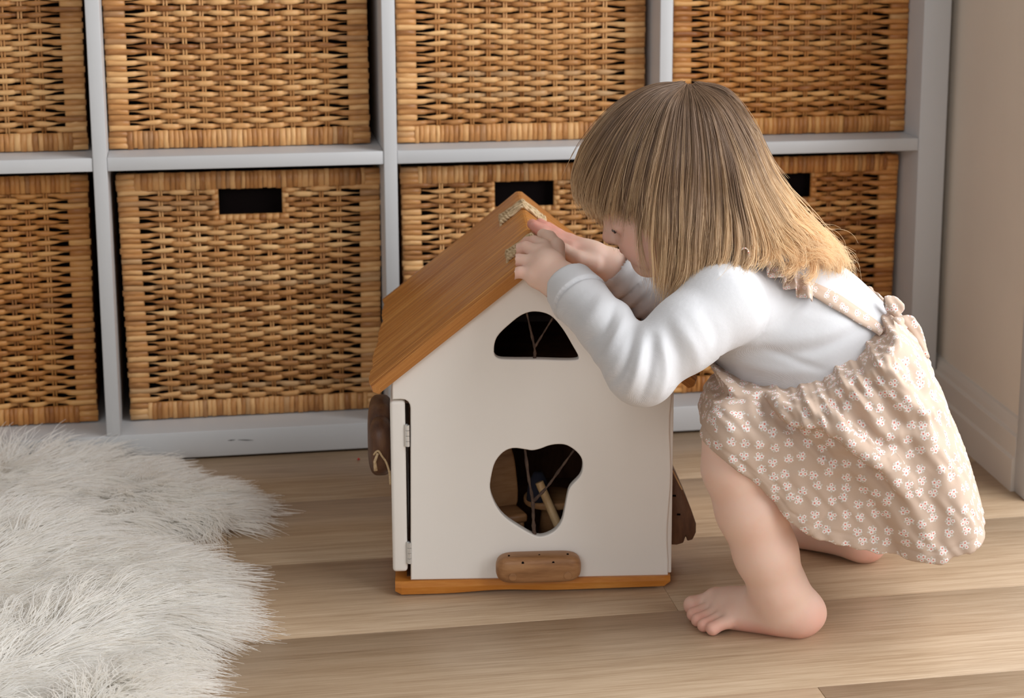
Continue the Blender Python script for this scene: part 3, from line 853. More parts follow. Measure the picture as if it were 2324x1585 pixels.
P3[:,:,0] -= cen[0]; P3[:,:,1] -= cen[1]
hc = bpy.data.hair_curves.new("fur")
hc.add_curves([NP]*n)
hc.attributes["position"].data.foreach_set("vector", P3.reshape(-1).astype(np.float32))
rad = np.tile(0.00058*(1-0.75*T**1.5), n).astype(np.float32)
ra = hc.attributes.get("radius") or hc.attributes.new("radius", 'FLOAT', 'POINT')
ra.data.foreach_set("value", rad)
hc.materials.append(M_FUR)
fur = link("fur", hc, rug); fur["kind"] = "stuff"
oi = nd(M_FUR, "ShaderNodeHairInfo")
fc = ramp(M_FUR, [(0.0, (0.96, 0.92, 0.855)), (0.4, (0.985, 0.965, 0.93)), (1.0, (0.99, 0.98, 0.96))])
lk(M_FUR, oi.outputs["Random"], fc.inputs[0])
def strand_shader(m, color_socket, rough, spec, trans):
    b = bsdf(m); lk(m, color_socket, b.inputs["Base Color"])
    b.inputs["Roughness"].default_value = rough; b.inputs["Specular IOR Level"].default_value = spec
    tr = nd(m, "ShaderNodeBsdfTranslucent"); lk(m, color_socket, tr.inputs["Color"])
    mx = nd(m, "ShaderNodeMixShader"); mx.inputs[0].default_value = trans
    lk(m, b.outputs[0], mx.inputs[1]); lk(m, tr.outputs[0], mx.inputs[2])
    out = [n for n in m.node_tree.nodes if n.type == 'OUTPUT_MATERIAL'][0]
    lk(m, mx.outputs[0], out.inputs[0])
strand_shader(M_FUR, fc.outputs[0], 0.55, 0.3, 0.42)
# ------------------------------------------------------------------ implicit-surface modelling
E3 = np.array([0, 0, 1.0])
def Cf(u, v, D):
    """photograph position and depth -> child frame (along, depth, up)"""
    p = P(u, v, D); return np.array([p @ E1, D, p[2]])
def Cfloor(u, v, z=0.0):
    p = PZ(u, v, z); return np.array([p @ E1, p @ E2, p[2]])
def to_world(c):
    c = np.asarray(c); return c[..., 0:1]*E1 + c[..., 1:2]*E2 + c[..., 2:3]*E3

class Field:
    def __init__(s, lo, hi, h):
        s.lo = np.array(lo, float); s.h = h
        s.n = np.ceil((np.array(hi)-s.lo)/h).astype(int) + 1
        s.F = np.full(s.n, 0.05, np.float32)
        s.ax = [s.lo[i] + np.arange(s.n[i])*h for i in range(3)]
    def box(s, lo, hi):
        a = np.clip(np.floor((np.array(lo)-s.lo)/s.h).astype(int), 0, s.n)
        b = np.clip(np.ceil((np.array(hi)-s.lo)/s.h).astype(int)+1, 0, s.n)
        return tuple(slice(int(x), int(y)) for x, y in zip(a, b))
    def grid(s, sl):
        return [s.ax[i][sl[i]].reshape([-1 if j == i else 1 for j in range(3)]) for i in range(3)]
    def put(s, lo, hi, fn, k=0.0, op='u'):
        sl = s.box(lo, hi)
        if any(q.stop <= q.start for q in sl): return
        a = s.F[sl]; b = fn(*s.grid(sl)).astype(np.float32)
        if op == 'u': r = smin(a, b, k)
        elif op == 'd': r = -smin(-a, b, k)
        else: r = -smin(-a, -b, k)
        s.F[sl] = r
    def cone(s, p, r1, q, r2, k=0.0, op='u', lat=1.0, dc=None):
        p = np.array(p, float).copy(); q = np.array(q, float).copy()
        m = max(r1, r2)*max(1, lat) + k + 0.012
        lo = np.minimum(p, q)-m; hi = np.maximum(p, q)+m
        def fn(x, y, z):
            if lat != 1.0:
                yc = (p[1]+q[1])/2; y = yc + (y-yc)/lat
            d = q-p; L2 = d @ d + 1e-12
            t = np.clip(((x-p[0])*d[0] + (y-p[1])*d[1] + (z-p[2])*d[2])/L2, 0, 1)
            e = np.sqrt((x-p[0]-t*d[0])**2 + (y-p[1]-t*d[1])**2 + (z-p[2]-t*d[2])**2)
            return e - (r1 + (r2-r1)*t)
        s.put(lo, hi, fn, k, op)
    def chain(s, pts, rs, k, lat=1.0, op='u'):
        for i in range(len(pts)-1): s.cone(pts[i], rs[i], pts[i+1], rs[i+1], k, op, lat)
    def ell(s, c, r, M=None, k=0.0, op='u'):
        c = np.array(c, float); r = np.array(r, float); M = np.eye(3) if M is None else M
        m = r.max() + k + 0.012
        def fn(x, y, z):
            X, Y, Z = x-c[0], y-c[1], z-c[2]
            u = [(M[i,0]*X + M[i,1]*Y + M[i,2]*Z) for i in range(3)]
            k0 = np.sqrt(sum((u[i]/r[i])**2 for i in range(3)))
            k1 = np.sqrt(sum((u[i]/r[i]**2)**2 for i in range(3))) + 1e-9
            return k0*(k0-1.0)/k1
        s.put(c-m, c+m, fn, k, op)
    def nets(s):
        F = s.F; ins = F < 0
        c = np.zeros(np.array(F.shape)-1, np.uint8)
        for dx in (0,1):
            for dy in (0,1):
                for dz in (0,1): c += ins[dx:F.shape[0]-1+dx, dy:F.shape[1]-1+dy, dz:F.shape[2]-1+dz]
        act = (c > 0) & (c < 8)
        ijk = np.argwhere(act); n = len(ijk)
        idx = np.full(c.shape, -1, np.int32); idx[act] = np.arange(n)
        acc = np.zeros((n,3)); cnt = np.zeros(n)
        cor = {o: F[ijk[:,0]+o[0], ijk[:,1]+o[1], ijk[:,2]+o[2]] for o in [(a,b,d) for a in (0,1) for b in (0,1) for d in (0,1)]}
        for o in cor:
            for ax in range(3):
                if o[ax] == 0:
                    o2 = list(o); o2[ax] = 1; o2 = tuple(o2)
                    a, b = cor[o], cor[o2]; m = (a < 0) != (b < 0)
                    t = a[m]/(a[m]-b[m])
                    pos = np.tile(np.array(o, float), (m.sum(), 1)); pos[:,ax] += t
                    acc[m] += pos; cnt[m] += 1
        V = s.lo + (ijk + acc/cnt[:,None])*s.h
        quads = []
        for ax in range(3):
            b1, b2 = (ax+1) % 3, (ax+2) % 3
            sl0 = [slice(1,-1)]*3; sl1 = [slice(1,-1)]*3
            sl0[ax] = slice(0,-1); sl1[ax] = slice(1,None)
            A = ins[tuple(sl0)]; B = ins[tuple(sl1)]
            e = np.argwhere(A != B)
            if not len(e): continue
            off = np.ones(3, int); off[ax] = 0
            g = e + off
            flip = A[e[:,0], e[:,1], e[:,2]]
            def id_(d1, d2):
                q = g.copy(); q[:,b1] += d1; q[:,b2] += d2; return idx[q[:,0], q[:,1], q[:,2]]
            Q = np.stack([id_(-1,-1), id_(0,-1), id_(0,0), id_(-1,0)], 1)
            Q[~flip] = Q[~flip][:, ::-1]
            quads.append(Q)
        Q = np.concatenate(quads); Q = Q[(Q >= 0).all(1)]
        return V, Q
def smin(a, b, k):
    if k <= 0: return np.minimum(a, b)
    h = np.clip(0.5 + 0.5*(b-a)/k, 0, 1)
    return b + (a-b)*h - k*h*(1-h)
def relax(V, Q, it=2, w=0.5):
    n = len(V)
    for _ in range(it):
        acc = np.zeros_like(V); cnt = np.zeros(n)
        for a, b in ((0,1),(1,2),(2,3),(3,0)):
            for x, y in ((a,b),(b,a)):
                np.add.at(acc, Q[:,x], V[Q[:,y]]); np.add.at(cnt, Q[:,x], 1)
        V = V + w*(acc/np.maximum(cnt,1)[:,None] - V)
    return V
def vnormals(V, Q):
    d1 = V[Q[:,2]]-V[Q[:,0]]; d2 = V[Q[:,3]]-V[Q[:,1]]
    fn = np.cross(d1, d2); N = np.zeros_like(V)
    for i in range(4): np.add.at(N, Q[:,i], fn)
    return N/(np.linalg.norm(N, axis=1)[:,None]+1e-12)
def np_mesh(name, V, Q, mat, parent=None, smooth=True):
    me = bpy.data.meshes.new(name)
    me.vertices.add(len(V)); me.vertices.foreach_set("co", np.asarray(V, np.float32).ravel())
    m = Q.shape[1]
    me.loops.add(Q.size); me.loops.foreach_set("vertex_index", np.asarray(Q, np.int32).ravel())
    me.polygons.add(len(Q)); me.polygons.foreach_set("loop_start", np.arange(0, Q.size, m, dtype=np.int32))
    me.polygons.foreach_set("use_smooth", np.ones(len(Q), bool))
    me.update(calc_edges=True); me.validate()
    me.materials.append(mat)
    return link(name, me, parent)
def poly_sd(poly, x, z):
    """signed distance (negative inside) of a closed 2D polygon, broadcast over x, z"""
    best = None; c = None; n = len(poly)
    for i in range(n):
        ax, az = poly[i]; bx, bz = poly[(i+1) % n]
        ex, ez = bx-ax, bz-az; wx, wz = x-ax, z-az
        t = np.clip((wx*ex + wz*ez)/(ex*ex+ez*ez+1e-15), 0, 1)
        d = (wx-ex*t)**2 + (wz-ez*t)**2
        cr = ((az > z) != (bz > z)) & (x < (bx-ax)*(z-az)/(bz-az+1e-15)+ax)
        best = d if best is None else np.minimum(best, d)
        c = cr if c is None else c ^ cr
    s = np.sqrt(best); return np.where(c, -s, s)

CD = -0.665                      # depth of the child's middle plane
BASE = to_world(Cfloor(1880, 1380))
BASE = np.array([BASE[0], BASE[1], 0.0])
def lw(V): return to_world(V) - BASE      # child frame -> local coordinates of the person

# ---------------- head frame: f forward, l towards the camera side, u up
HB = math.radians(25)
HO = Cf(1527, 387, CD)
hf_ = np.array([-math.cos(HB), 0, -math.sin(HB)]); hl_ = np.array([0, -1.0, 0]); hu_ = np.array([-math.sin(HB), 0, math.cos(HB)])
HM = np.stack([hf_, hl_, hu_])
def Hd(f, l, u): return HO + (hf_*f + hl_*l + hu_*u)*0.01

# ---------------- joints
SHL = Cf(1640, 692, -0.748); ELL = Cf(1452, 838, -0.798); WRL = Cf(1290, 648, -0.698)
SHR = Cf(1640, 690, -0.585); ELR = Cf(1505, 688, -0.530); WRR = Cf(1385, 604, -0.540)
T0 = Cf(1668, 620, CD); T1 = Cf(1690, 690, CD); T2 = Cf(1795, 765, CD); T3 = Cf(1868, 820, CD); T4 = Cf(1965, 945, CD)
HIPL = Cf(1965, 985, -0.725); KNL = Cf(1668, 990, -0.752)
HIPR = Cf(1965, 985, -0.610); KNR = Cf(1680, 985, -0.580)

# ---------------- body
B = Field((-0.535, -0.865, -0.004), (0.0, -0.415, 0.575), 0.0017)
# head
B.ell(HO, (0.082, 0.069, 0.080), HM)
B.ell(Hd(3.2, 0, -3.8), (0.046, 0.056, 0.046), HM, 0.02)
for s in (-1, 1): B.ell(Hd(4.7, s*3.2, -4.9), (0.027, 0.026, 0.028), HM, 0.018)
B.cone(Hd(2.0, 0, -5.0), 0.042, Hd(5.5, 0, -7.0), 0.017, 0.015)
B.ell(Hd(6.1, 0, -7.5), (0.014, 0.016, 0.013), HM, 0.010)
for s in (-1, 1): B.ell(Hd(7.75, s*3.0, -2.35), (0.009, 0.015, 0.010), HM, 0.012, 'd')
B.cone(Hd(7.35, 0, -2.0), 0.006, Hd(8.45, 0, -3.45), 0.0075, 0.009)
for s in (-1, 1): B.ell(Hd(7.95, s*0.75, -3.75), (0.0055, 0.0055, 0.005), HM, 0.004)
for s in (-1, 1): B.ell(Hd(6.62, s*2.85, -2.25), (0.0105, 0.0135, 0.0098), HM, 0.003)
B.ell(Hd(7.55, 0, -5.20), (0.0062, 0.0150, 0.0042), HM, 0.004)
B.ell(Hd(7.30, 0, -5.95), (0.0060, 0.0125, 0.0045), HM, 0.003)
for s in (-1, 1): B.ell(Hd(-0.8, s*6.8, -2.4), (0.018, 0.007, 0.028), HM, 0.004)
# neck and trunk
B.chain([Hd(-1.5, 0, -4.5), Cf(1655, 610, CD)], [0.036, 0.036], 0.02)
B.chain([T0, T1, T2, T3, T4], [0.036, 0.046, 0.056, 0.062, 0.062], 0.02, 1.12)
# arms
def armr(a, r): return r
B.chain([T1, SHL], [0.040, 0.026], 0.02); B.chain([SHL, ELL, WRL], [0.027, 0.021, 0.0185], 0.008)
B.chain([T1, SHR], [0.040, 0.026], 0.02); B.chain([SHR, ELR, WRR], [0.027, 0.021, 0.0185], 0.008)
# legs
B.chain([T4, HIPL], [0.055, 0.050], 0.02); B.chain([T4, HIPR], [0.055, 0.050], 0.02)
B.chain([HIPL, KNL], [0.042, 0.0300], 0.015); B.chain([HIPR, KNR], [0.042, 0.0300], 0.015)
ANL = Cf(1776, 1362, -0.745)
B.chain([KNL, Cf(1672, 1060, -0.756), Cf(1703, 1155, -0.757), Cf(1738, 1255, -0.755), Cf(1766, 1335, -0.750), ANL], [0.0300, 0.0330, 0.0330, 0.0305, 0.0275, 0.0255], 0.010)
# left foot
HEEL = Cfloor(1812, 1437); HEEL[2] = 0.0235
B.cone(ANL, 0.0245, HEEL + (0, 0, 0.002), 0.0232, 0.014)
B.ell(HEEL + (0.004, 0, -0.003), (0.0235, 0.0225, 0.0205), None, 0.008)
FL = Cfloor(1662, 1428); FB = Cfloor(1625, 1395)
FL[2] = 0.0125; FB[2] = 0.0145
B.cone(HEEL + (-0.004, -0.006, -0.006), 0.0165, FL, 0.0125, 0.014)
B.cone(HEEL + (-0.004, 0.008, -0.004), 0.0175, FB, 0.0145, 0.014)
B.cone(ANL + (-0.004, 0.002, -0.004), 0.0225, (FL+FB)/2 + (0.010, 0.002, 0.004), 0.0145, 0.016)
B.cone(HEEL + (-0.02, 0.002, -0.004), 0.016, (FL+FB)/2, 0.013, 0.012)
# ankle bump
B.ell(Cf(1772, 1352, -0.7715), (0.008, 0.004, 0.008), None, 0.008)
tip_px = [((1650, 1437), (1617, 1442), 0.0072), ((1640, 1425), (1597, 1434), 0.0070), ((1630, 1414), (1583, 1422), 0.0070), ((1620, 1403), (1574, 1410), 0.0074), ((1612, 1390), (1572, 1394), 0.0100)]
for (b_, t_, r_) in tip_px:
    bb = Cfloor(*b_); tt = Cfloor(*t_); bb[2] = 0.0115; tt[2] = r_*0.95
    B.cone(bb, r_*1.02, (bb+tt)/2 + (0, 0, 0.001), r_*0.86, 0.004); B.cone((bb+tt)/2 + (0, 0, 0.0008), r_*0.86, tt, r_, 0.0018)
# right leg and foot
HER = Cfloor(1962, 1272); HER[2] = 0.0225
ANR = HER + (-0.020, 0.012, 0.030)
B.chain([KNR, KNR*0.45 + ANR*0.55 + np.array([0.012, 0, 0]), ANR], [0.035, 0.032, 0.026], 0.010)
B.cone(ANR, 0.0245, HER, 0.0225, 0.012)
FR = HER + (-0.072, 0.058, -0.010)
B.cone(HER, 0.0205, FR + (0.006, 0.006, 0), 0.0130, 0.012); B.cone(HER + (-0.012, -0.004, 0.002), 0.0185, FR + (-0.006, -0.016, 0.001), 0.0135, 0.012)
B.cone(ANR, 0.023, FR, 0.0145, 0.014)
for i in range(5):
    q0 = FR + (-0.006 + 0.004*i, -0.022 + 0.009*i, -0.003); B.cone(q0, 0.0068, q0 + (-0.018+0.002*i, 0.013, -0.001), 0.0072, 0.003)
# left hand: palm over the ridge end, four fingers laid on the near slope, thumb hooked behind
PAL = Cf(1243, 606, -0.678)
B.cone(WRL, 0.0175, PAL, 0.0165, 0.010)
kn = [Cf(1232, 560, -0.650), Cf(1222, 574, -0.664), Cf(1214, 597, -0.674), Cf(1212, 625, -0.684)]
for q in kn: B.cone(PAL + (0, 0, 0.001), 0.0145, q, 0.0080, 0.006)
B.cone(WRL + (-0.004, -0.004, -0.002), 0.0150, kn[3] + (0.004, 0.0, -0.003), 0.0100, 0.010)
fing = [([kn[0], Cf(1212, 548, -0.640), Cf(1196, 550, -0.630), Cf(1186, 560, -0.626)], (0.0074, 0.0062, 0.0057, 0.0053)),
        ([kn[1], Cf(1194, 561, -0.655), Cf(1177, 566, -0.650), Cf(1168, 577, -0.645)], (0.0076, 0.0064, 0.0059, 0.0055)),
        ([kn[2], Cf(1178, 590, -0.668), Cf(1160, 593, -0.665), Cf(1152, 604, -0.660)], (0.0076, 0.0064, 0.0059, 0.0055)),
        ([kn[3], Cf(1180, 618, -0.681), Cf(1164, 622, -0.679), Cf(1156, 632, -0.674)], (0.0072, 0.0060, 0.0056, 0.0050))]
for pts_, rs_ in fing:
    for i in range(3): B.cone(pts_[i], rs_[i], pts_[i+1], rs_[i+1], 0.0008 if i else 0.0026)
B.chain([PAL + (0.006, 0.016, 0.002), Cf(1262, 560, -0.640), Cf(1246, 540, -0.618), Cf(1232, 533, -0.606)], [0.0115, 0.0085, 0.0072, 0.0062], 0.003)
# right hand: flat, fingers together reaching up the far slope
PAR = Cf(1342, 585, -0.545)
B.cone(WRR, 0.0165, PAR, 0.0165, 0.010)
B.cone(WRR + (0.0, -0.004, -0.006), 0.0170, Cf(1330, 598, -0.556), 0.0105, 0.010)
kr = [Cf(1296, 566, -0.552), Cf(1292, 558, -0.541), Cf(1291, 552, -0.530), Cf(1294, 549, -0.519)]
for q in kr: B.cone(PAR, 0.0140, q, 0.0085, 0.008)
frs = [([kr[0], Cf(1262, 547, -0.548), Cf(1232, 528, -0.543), Cf(1212, 513, -0.539)], (0.0078, 0.0070, 0.0064, 0.0056)),
       ([kr[1], Cf(1256, 538, -0.538), Cf(1228, 521, -0.535), Cf(1208, 509, -0.532)], (0.0080, 0.0072, 0.0066, 0.0057)),
       ([kr[2], Cf(1258, 532, -0.528), Cf(1238, 517, -0.525), Cf(1226, 507, -0.522)], (0.0080, 0.0070, 0.0063, 0.0056)),
       ([kr[3], Cf(1268, 533, -0.517), Cf(1252, 522, -0.515), Cf(1244, 514, -0.513)], (0.0074, 0.0064, 0.0058, 0.0052))]
for pts_, rs_ in frs:
    for i in range(3): B.cone(pts_[i], rs_[i], pts_[i+1], rs_[i+1], 0.0022 if i else 0.004)
B.chain([Cf(1345, 600, -0.560), Cf(1308, 588, -0.568), Cf(1280, 570, -0.566), Cf(1262, 558, -0.562)], [0.0110, 0.0088, 0.0076, 0.0062], 0.0035)
V, Q = B.nets(); V = relax(V, Q, 1, 0.4)
BODYV, BODYQ = V, Q

M_SKIN = new_mat("fair_skin", (0.72, 0.44, 0.33), 0.48, 0.35)
at = nd(M_SKIN, "ShaderNodeAttribute", attribute_name="tint")
sk = noise(M_SKIN, texco(M_SKIN), 34.0, 3, 0.6)
blot = mix_rgb(M_SKIN, 'MULTIPLY', math_n(M_SKIN, 'MULTIPLY', math_n(M_SKIN, 'SUBTRACT', sk, 0.40, clamp=True), 0.9), at.outputs["Color"], (0.97, 0.78, 0.74))
lk(M_SKIN, blot, bsdf(M_SKIN).inputs["Base Color"])
bsdf(M_SKIN).inputs["Subsurface Weight"].default_value = 0.35
bsdf(M_SKIN).inputs["Subsurface Radius"].default_value = (0.012, 0.005, 0.003)
bsdf(M_SKIN).inputs["Subsurface Scale"].default_value = 0.35
bump(M_SKIN, noise(M_SKIN, texco(M_SKIN), 700.0, 2), 0.05, 0.0006)
person = np_mesh("person", lw(V), Q, M_SKIN)
person.location = BASE
tag(person, "barefoot toddler in white shirt and floral pinafore squatting over the toy house", "person")
# skin tints that belong to the skin itself: lips, cheeks, fingertips, soles, hairy scalp
base_c = np.array([0.80, 0.565, 0.46]); C4 = np.ones((len(V), 4), np.float32); col = np.tile(base_c, (len(V), 1))
def tint(center, rad, c, w=1.0):
    d = np.linalg.norm((V-center)/np.array(rad), axis=1); m = np.clip(1.4-d, 0, 1)**1.0*w; m = np.clip(m, 0, 1)[:, None]
    col[:] = col*(1-m) + np.array(c)*m
hv_ = (V-HO) @ HM.T*100     # head coordinates in cm
pink = (0.74, 0.36, 0.28); rose = (0.62, 0.26, 0.20)
for s in (-1, 1): tint(Hd(5.6, s*3.6, -4.6), (0.026,)*3, (0.78, 0.40, 0.31), 0.8)
tint(Hd(8.6, 0, -3.6), (0.010,)*3, (0.76, 0.42, 0.33), 0.6)
lip = (hv_[:,0] > 6.6) & (np.abs(hv_[:,1]) < 1.9)
for u0, hh in ((-5.22, 0.42), (-5.95, 0.42)):
    m = (np.clip(1.25-np.abs(hv_[:,2]-u0)/hh, 0, 1)*np.clip(1.6-np.abs(hv_[:,1])/1.1, 0, 1)*lip)[:, None]
    col[:] = col*(1-m*0.8) + np.array((0.58, 0.22, 0.20))*m*0.8
for pts_, rs_ in fing + frs: tint(pts_[-1], (0.014,)*3, pink, 0.7); tint(pts_[1], (0.008,)*3, pink, 0.35)
for pts_, rs_ in frs:
    for q in pts_: tint(q, (0.016,)*3, (0.66, 0.30, 0.24), 0.45)
tint(HEEL + (0.010, 0, -0.006), (0.022, 0.03, 0.020), pink, 0.8); tint(HER + (0.006, 0, -0.004), (0.024, 0.03, 0.020), (0.72, 0.32, 0.24), 0.9)
tint((HEEL+FL)/2 + (0, -0.01, -0.012), (0.05, 0.02, 0.010), pink, 0.7)
for (b_, t_, r_) in tip_px: tint(Cfloor(*t_) + (0, 0, 0.006), (0.012,)*3, pink, 0.6)
tint(Cf(1786, 1390, -0.772), (0.0018,)*3, (0.45, 0.15, 0.12), 0.9)
# scalp under the hair
sc_m = np.clip((hv_[:,2] - (-0.2 + 0.42*(hv_[:,0]-2.0)) )*0.8, 0, 1) * (np.linalg.norm(hv_, axis=1) < 10) * (V[:,2] > 0.3)
back = np.clip((-hv_[:,0]-0.2)*0.8, 0, 1) * (hv_[:,2] > -6) * (np.linalg.norm(hv_, axis=1) < 10)
sc_m = np.maximum(sc_m, back)[:, None]
col[:] = col*(1-sc_m) + np.array((0.20, 0.12, 0.065))*sc_m
C4[:, :3] = col
ca = person.data.color_attributes.new("tint", 'FLOAT_COLOR', 'POINT'); ca.data.foreach_set("color", C4.ravel())

# eyes, lashes and brows
M_EYE = new_mat("eye", (0.75, 0.72, 0.70), 0.15, 0.6); M_IRIS = new_mat("iris", (0.05, 0.06, 0.08), 0.15, 0.6); M_LASH = new_mat("lash", (0.05, 0.03, 0.02), 0.6)
for s in (-1, 1):
    pts_ = [lw(Hd(7.33 + 0.22*math.cos(t*1.3), s*(2.85 + 1.1*t), -2.72 + 0.10*t*t)) for t in np.linspace(-1, 1, 9)]
    MB().tube(pts_, [0.0004, 0.0007, 0.0010, 0.0011, 0.0012, 0.0012, 0.0012, 0.0010, 0.0005], 6).build("eyelashes", M_LASH, person, smooth=True)
    pts_ = [lw(Hd(7.40 + 0.2*math.cos(t*1.3), s*(2.85 + 0.75*t), -2.52 + 0.05*t*t)) for t in np.linspace(-1, 1, 7)]
    MB().tube(pts_, [0.0004, 0.0012, 0.0017, 0.0020, 0.0018, 0.0012, 0.0004], 8).build("eye", M_IRIS, person, smooth=True)
# ------------------------------------------------------------------ clothes
M_SHIRT = new_mat("white_cotton_jersey", (0.63, 0.63, 0.65), 0.9, 0.08)
bsdf(M_SHIRT).inputs["Sheen Weight"].default_value = 0.3
wv = nd(M_SHIRT, "ShaderNodeTexWave", wave_type='BANDS', bands_direction='DIAGONAL'); wv.inputs["Scale"].default_value = 520
lk(M_SHIRT, texco(M_SHIRT), wv.inputs["Vector"])
bump(M_SHIRT, math_n(M_SHIRT, 'ADD', math_n(M_SHIRT, 'MULTIPLY', wv.outputs[1], 0.35), math_n(M_SHIRT, 'ADD', noise(M_SHIRT, texco(M_SHIRT), 220.0, 3), math_n(M_SHIRT, 'MULTIPLY', noise(M_SHIRT, texco(M_SHIRT), 55.0, 3), 1.6))), 0.22, 0.0014)

S = Field((-0.50, -0.880, 0.17), (-0.03, -0.430, 0.415), 0.0019)
S.chain([Cf(1668, 630, CD), T1, T2, T3, Cf(1930, 900, CD)], [0.047, 0.0575, 0.0680, 0.0735, 0.0700], 0.022, 1.15)
# fill the rounded back
S.chain([Cf(1745, 672, CD), Cf(1850, 722, CD), Cf(1935, 790, CD)], [0.044, 0.052, 0.050], 0.02, 1.25)
S.chain([Cf(1690, 668, CD), SHL], [0.050, 0.0400], 0.02); S.chain([Cf(1690, 668, CD), SHR], [0.050, 0.040], 0.02)
S.chain([SHL, Cf(1560, 755, -0.775), ELL], [0.0410, 0.0355, 0.0325], 0.010)
S.cone(ELL + (0.004, 0, -0.004), 0.0320, ELL + (-0.003, 0, 0.002), 0.0305, 0.006)
CUF = Cf(1296, 654, -0.701)
S.chain([ELL, Cf(1375, 742, -0.752), Cf(1318, 682, -0.716), CUF], [0.0310, 0.0275, 0.0262, 0.0250], 0.006)
S.chain([SHR, ELR], [0.0390, 0.0310], 0.010); S.chain([ELR, Cf(1440, 648, -0.534), Cf(1400, 612, -0.540)], [0.0300, 0.0262, 0.0245], 0.006)
V, Q = S.nets()
# cut: neck opening, lower edge (inside the pinafore), cuffs
def drop(V, Q, bad):
    keep = ~bad[Q].any(1); Q = Q[keep]; used = np.unique(Q); m = np.full(len(V), -1); m[used] = np.arange(len(used)); return V[used], m[Q]
def edge_smooth(V, Q, it=12):
    """fair the open edges of a garment"""
    E = np.concatenate([Q[:, [0,1]], Q[:, [1,2]], Q[:, [2,3]], Q[:, [3,0]]]); Es = np.sort(E, 1)
    k = Es[:,0].astype(np.int64)*len(V) + Es[:,1]; u, inv, cnt = np.unique(k, return_inverse=True, return_counts=True)
    be = Es[cnt[inv] == 1]
    for _ in range(it):
        acc = np.zeros_like(V); c_ = np.zeros(len(V))
        for a, b in ((0,1),(1,0)): np.add.at(acc, be[:,a], V[be[:,b]]); np.add.at(c_, be[:,a], 1)
        m = c_ == 2; V[m] = 0.5*V[m] + 0.5*acc[m]/2
    bm_ = np.zeros(len(V), bool); bm_[be.ravel()] = True
    return V, bm_
neck = np.linalg.norm((V - Cf(1622, 580, CD))/np.array([0.036, 0.040, 0.036]), axis=1) < 1
ax = (CUF - Cf(1318, 682, -0.716)); ax /= np.linalg.norm(ax)
def snap(V, C0, A_):
    q = (V-C0) @ A_ - 0.006; mm = (np.abs(q) < 0.0020) & (np.linalg.norm(V-C0, axis=1) < 0.04); V[mm] -= np.outer(q[mm], A_)
snap(V, CUF, ax)
cuffL = ((V-CUF) @ ax > 0.00605) & (np.linalg.norm(V-CUF, axis=1) < 0.04)
CUR = Cf(1400, 612, -0.540); axr = CUR - Cf(1440, 648, -0.534); axr /= np.linalg.norm(axr)
snap(V, CUR, axr)
cuffR = ((V-CUR) @ axr > 0.00605) & (np.linalg.norm(V-CUR, axis=1) < 0.04)
V, Q = drop(V, Q, neck | cuffL | cuffR)
V, _ = edge_smooth(V, Q)
V = relax(V, Q, 2, 0.5)
N = vnormals(V, Q)
def axis_coords(V, A, Bp):
    d = Bp-A; L = np.linalg.norm(d); d = d/L
    t = (V-A) @ d/L; rad = V - A - np.outer((V-A) @ d, d)
    return t, rad, d, L
disp = np.zeros(len(V))
A2 = np.stack([V[:,0], V[:,2]], 1)
def seg_dist(pts, line):
    best = np.full(len(pts), 9.0); arc = np.zeros(len(pts)); acc = 0
    for p, q in zip(line[:-1], line[1:]):
        d = q-p; L = np.linalg.norm(d); t = np.clip(((pts-p) @ d)/(L*L), 0, 1); e = np.linalg.norm(pts-(p+t[:,None]*d), axis=1)
        mm = e < best; best[mm] = e[mm]; arc[mm] = (acc + t*L)[mm]; acc += L
    return best, arc/acc
def folds(V, specs, D):
    """soft ridges (+) and valleys (-) along lines on the camera side of a garment"""
    A2 = np.stack([V[:,0], V[:,2]], 1); out = np.zeros(len(V))
    for px, amp, w in specs:
        line = np.array([Cf(u, v, D)[[0, 2]] for u, v in px])
        d, s = seg_dist(A2, np.array(catmull([(*q, 0) for q in line], 4))[:, :2])
        out += amp*np.exp(-(d/w)**2)*np.sin(np.pi*np.clip(s*0.92+0.06, 0, 1))**0.7
    return out
# creases fanning out from the inside of the bent elbow
def fan(px, D, amp, k, rad, ph, nearside):
    c0 = Cf(*px, D)[[0, 2]]; r = np.linalg.norm(A2-c0, axis=1); an = np.arctan2(A2[:,1]-c0[1], A2[:,0]-c0[0])
    return amp*np.sin(an*k + ph + 1.3*np.sin(r*70))*np.exp(-((r-0.032)/rad)**2)*nearside
dl = np.minimum(axis_coords(V, ELL, WRL)[0]*0 + np.linalg.norm(axis_coords(V, ELL, WRL)[1], axis=1), np.linalg.norm(axis_coords(V, ELL, SHL)[1], axis=1)) < 0.045
armn = dl & (V[:,1] < -0.68)
disp += np.where(armn, folds(V, [([(1398, 704), (1368, 752), (1326, 792)], -0.0026, 0.0040), ([(1418, 725), (1385, 785), (1350, 832)], 0.0034, 0.0048), ([(1372, 690), (1338, 738), (1304, 765)], 0.0020, 0.006),
    ([(1440, 742), (1412, 812), (1380, 862)], -0.0034, 0.0042), ([(1462, 752), (1442, 828), (1418, 884)], 0.0036, 0.0046), ([(1482, 756), (1472, 830), (1450, 892)], -0.0034, 0.0042),
    ([(1500, 752), (1508, 822), (1490, 886)], 0.0034, 0.0050), ([(1515, 735), (1540, 800), (1535, 862)], -0.0026, 0.0055), ([(1532, 715), (1575, 782), (1580, 845)], 0.0024, 0.007), ([(1590, 690), (1625, 760), (1610, 825)], -0.0022, 0.007)], -0.79), 0)
armf = (V[:,1] > -0.60) & (np.linalg.norm(axis_coords(V, ELR, WRR)[1], axis=1) < 0.04)
sF = (V-ELR) @ ((WRR-ELR)/np.linalg.norm(WRR-ELR))
disp += np.where(armf, 0.0026*np.sin(sF*2*math.pi/0.017 + 1.0 + 30*(V[:,2]-ELR[2]))*np.exp(-((sF-0.02)/0.04)**2), 0)
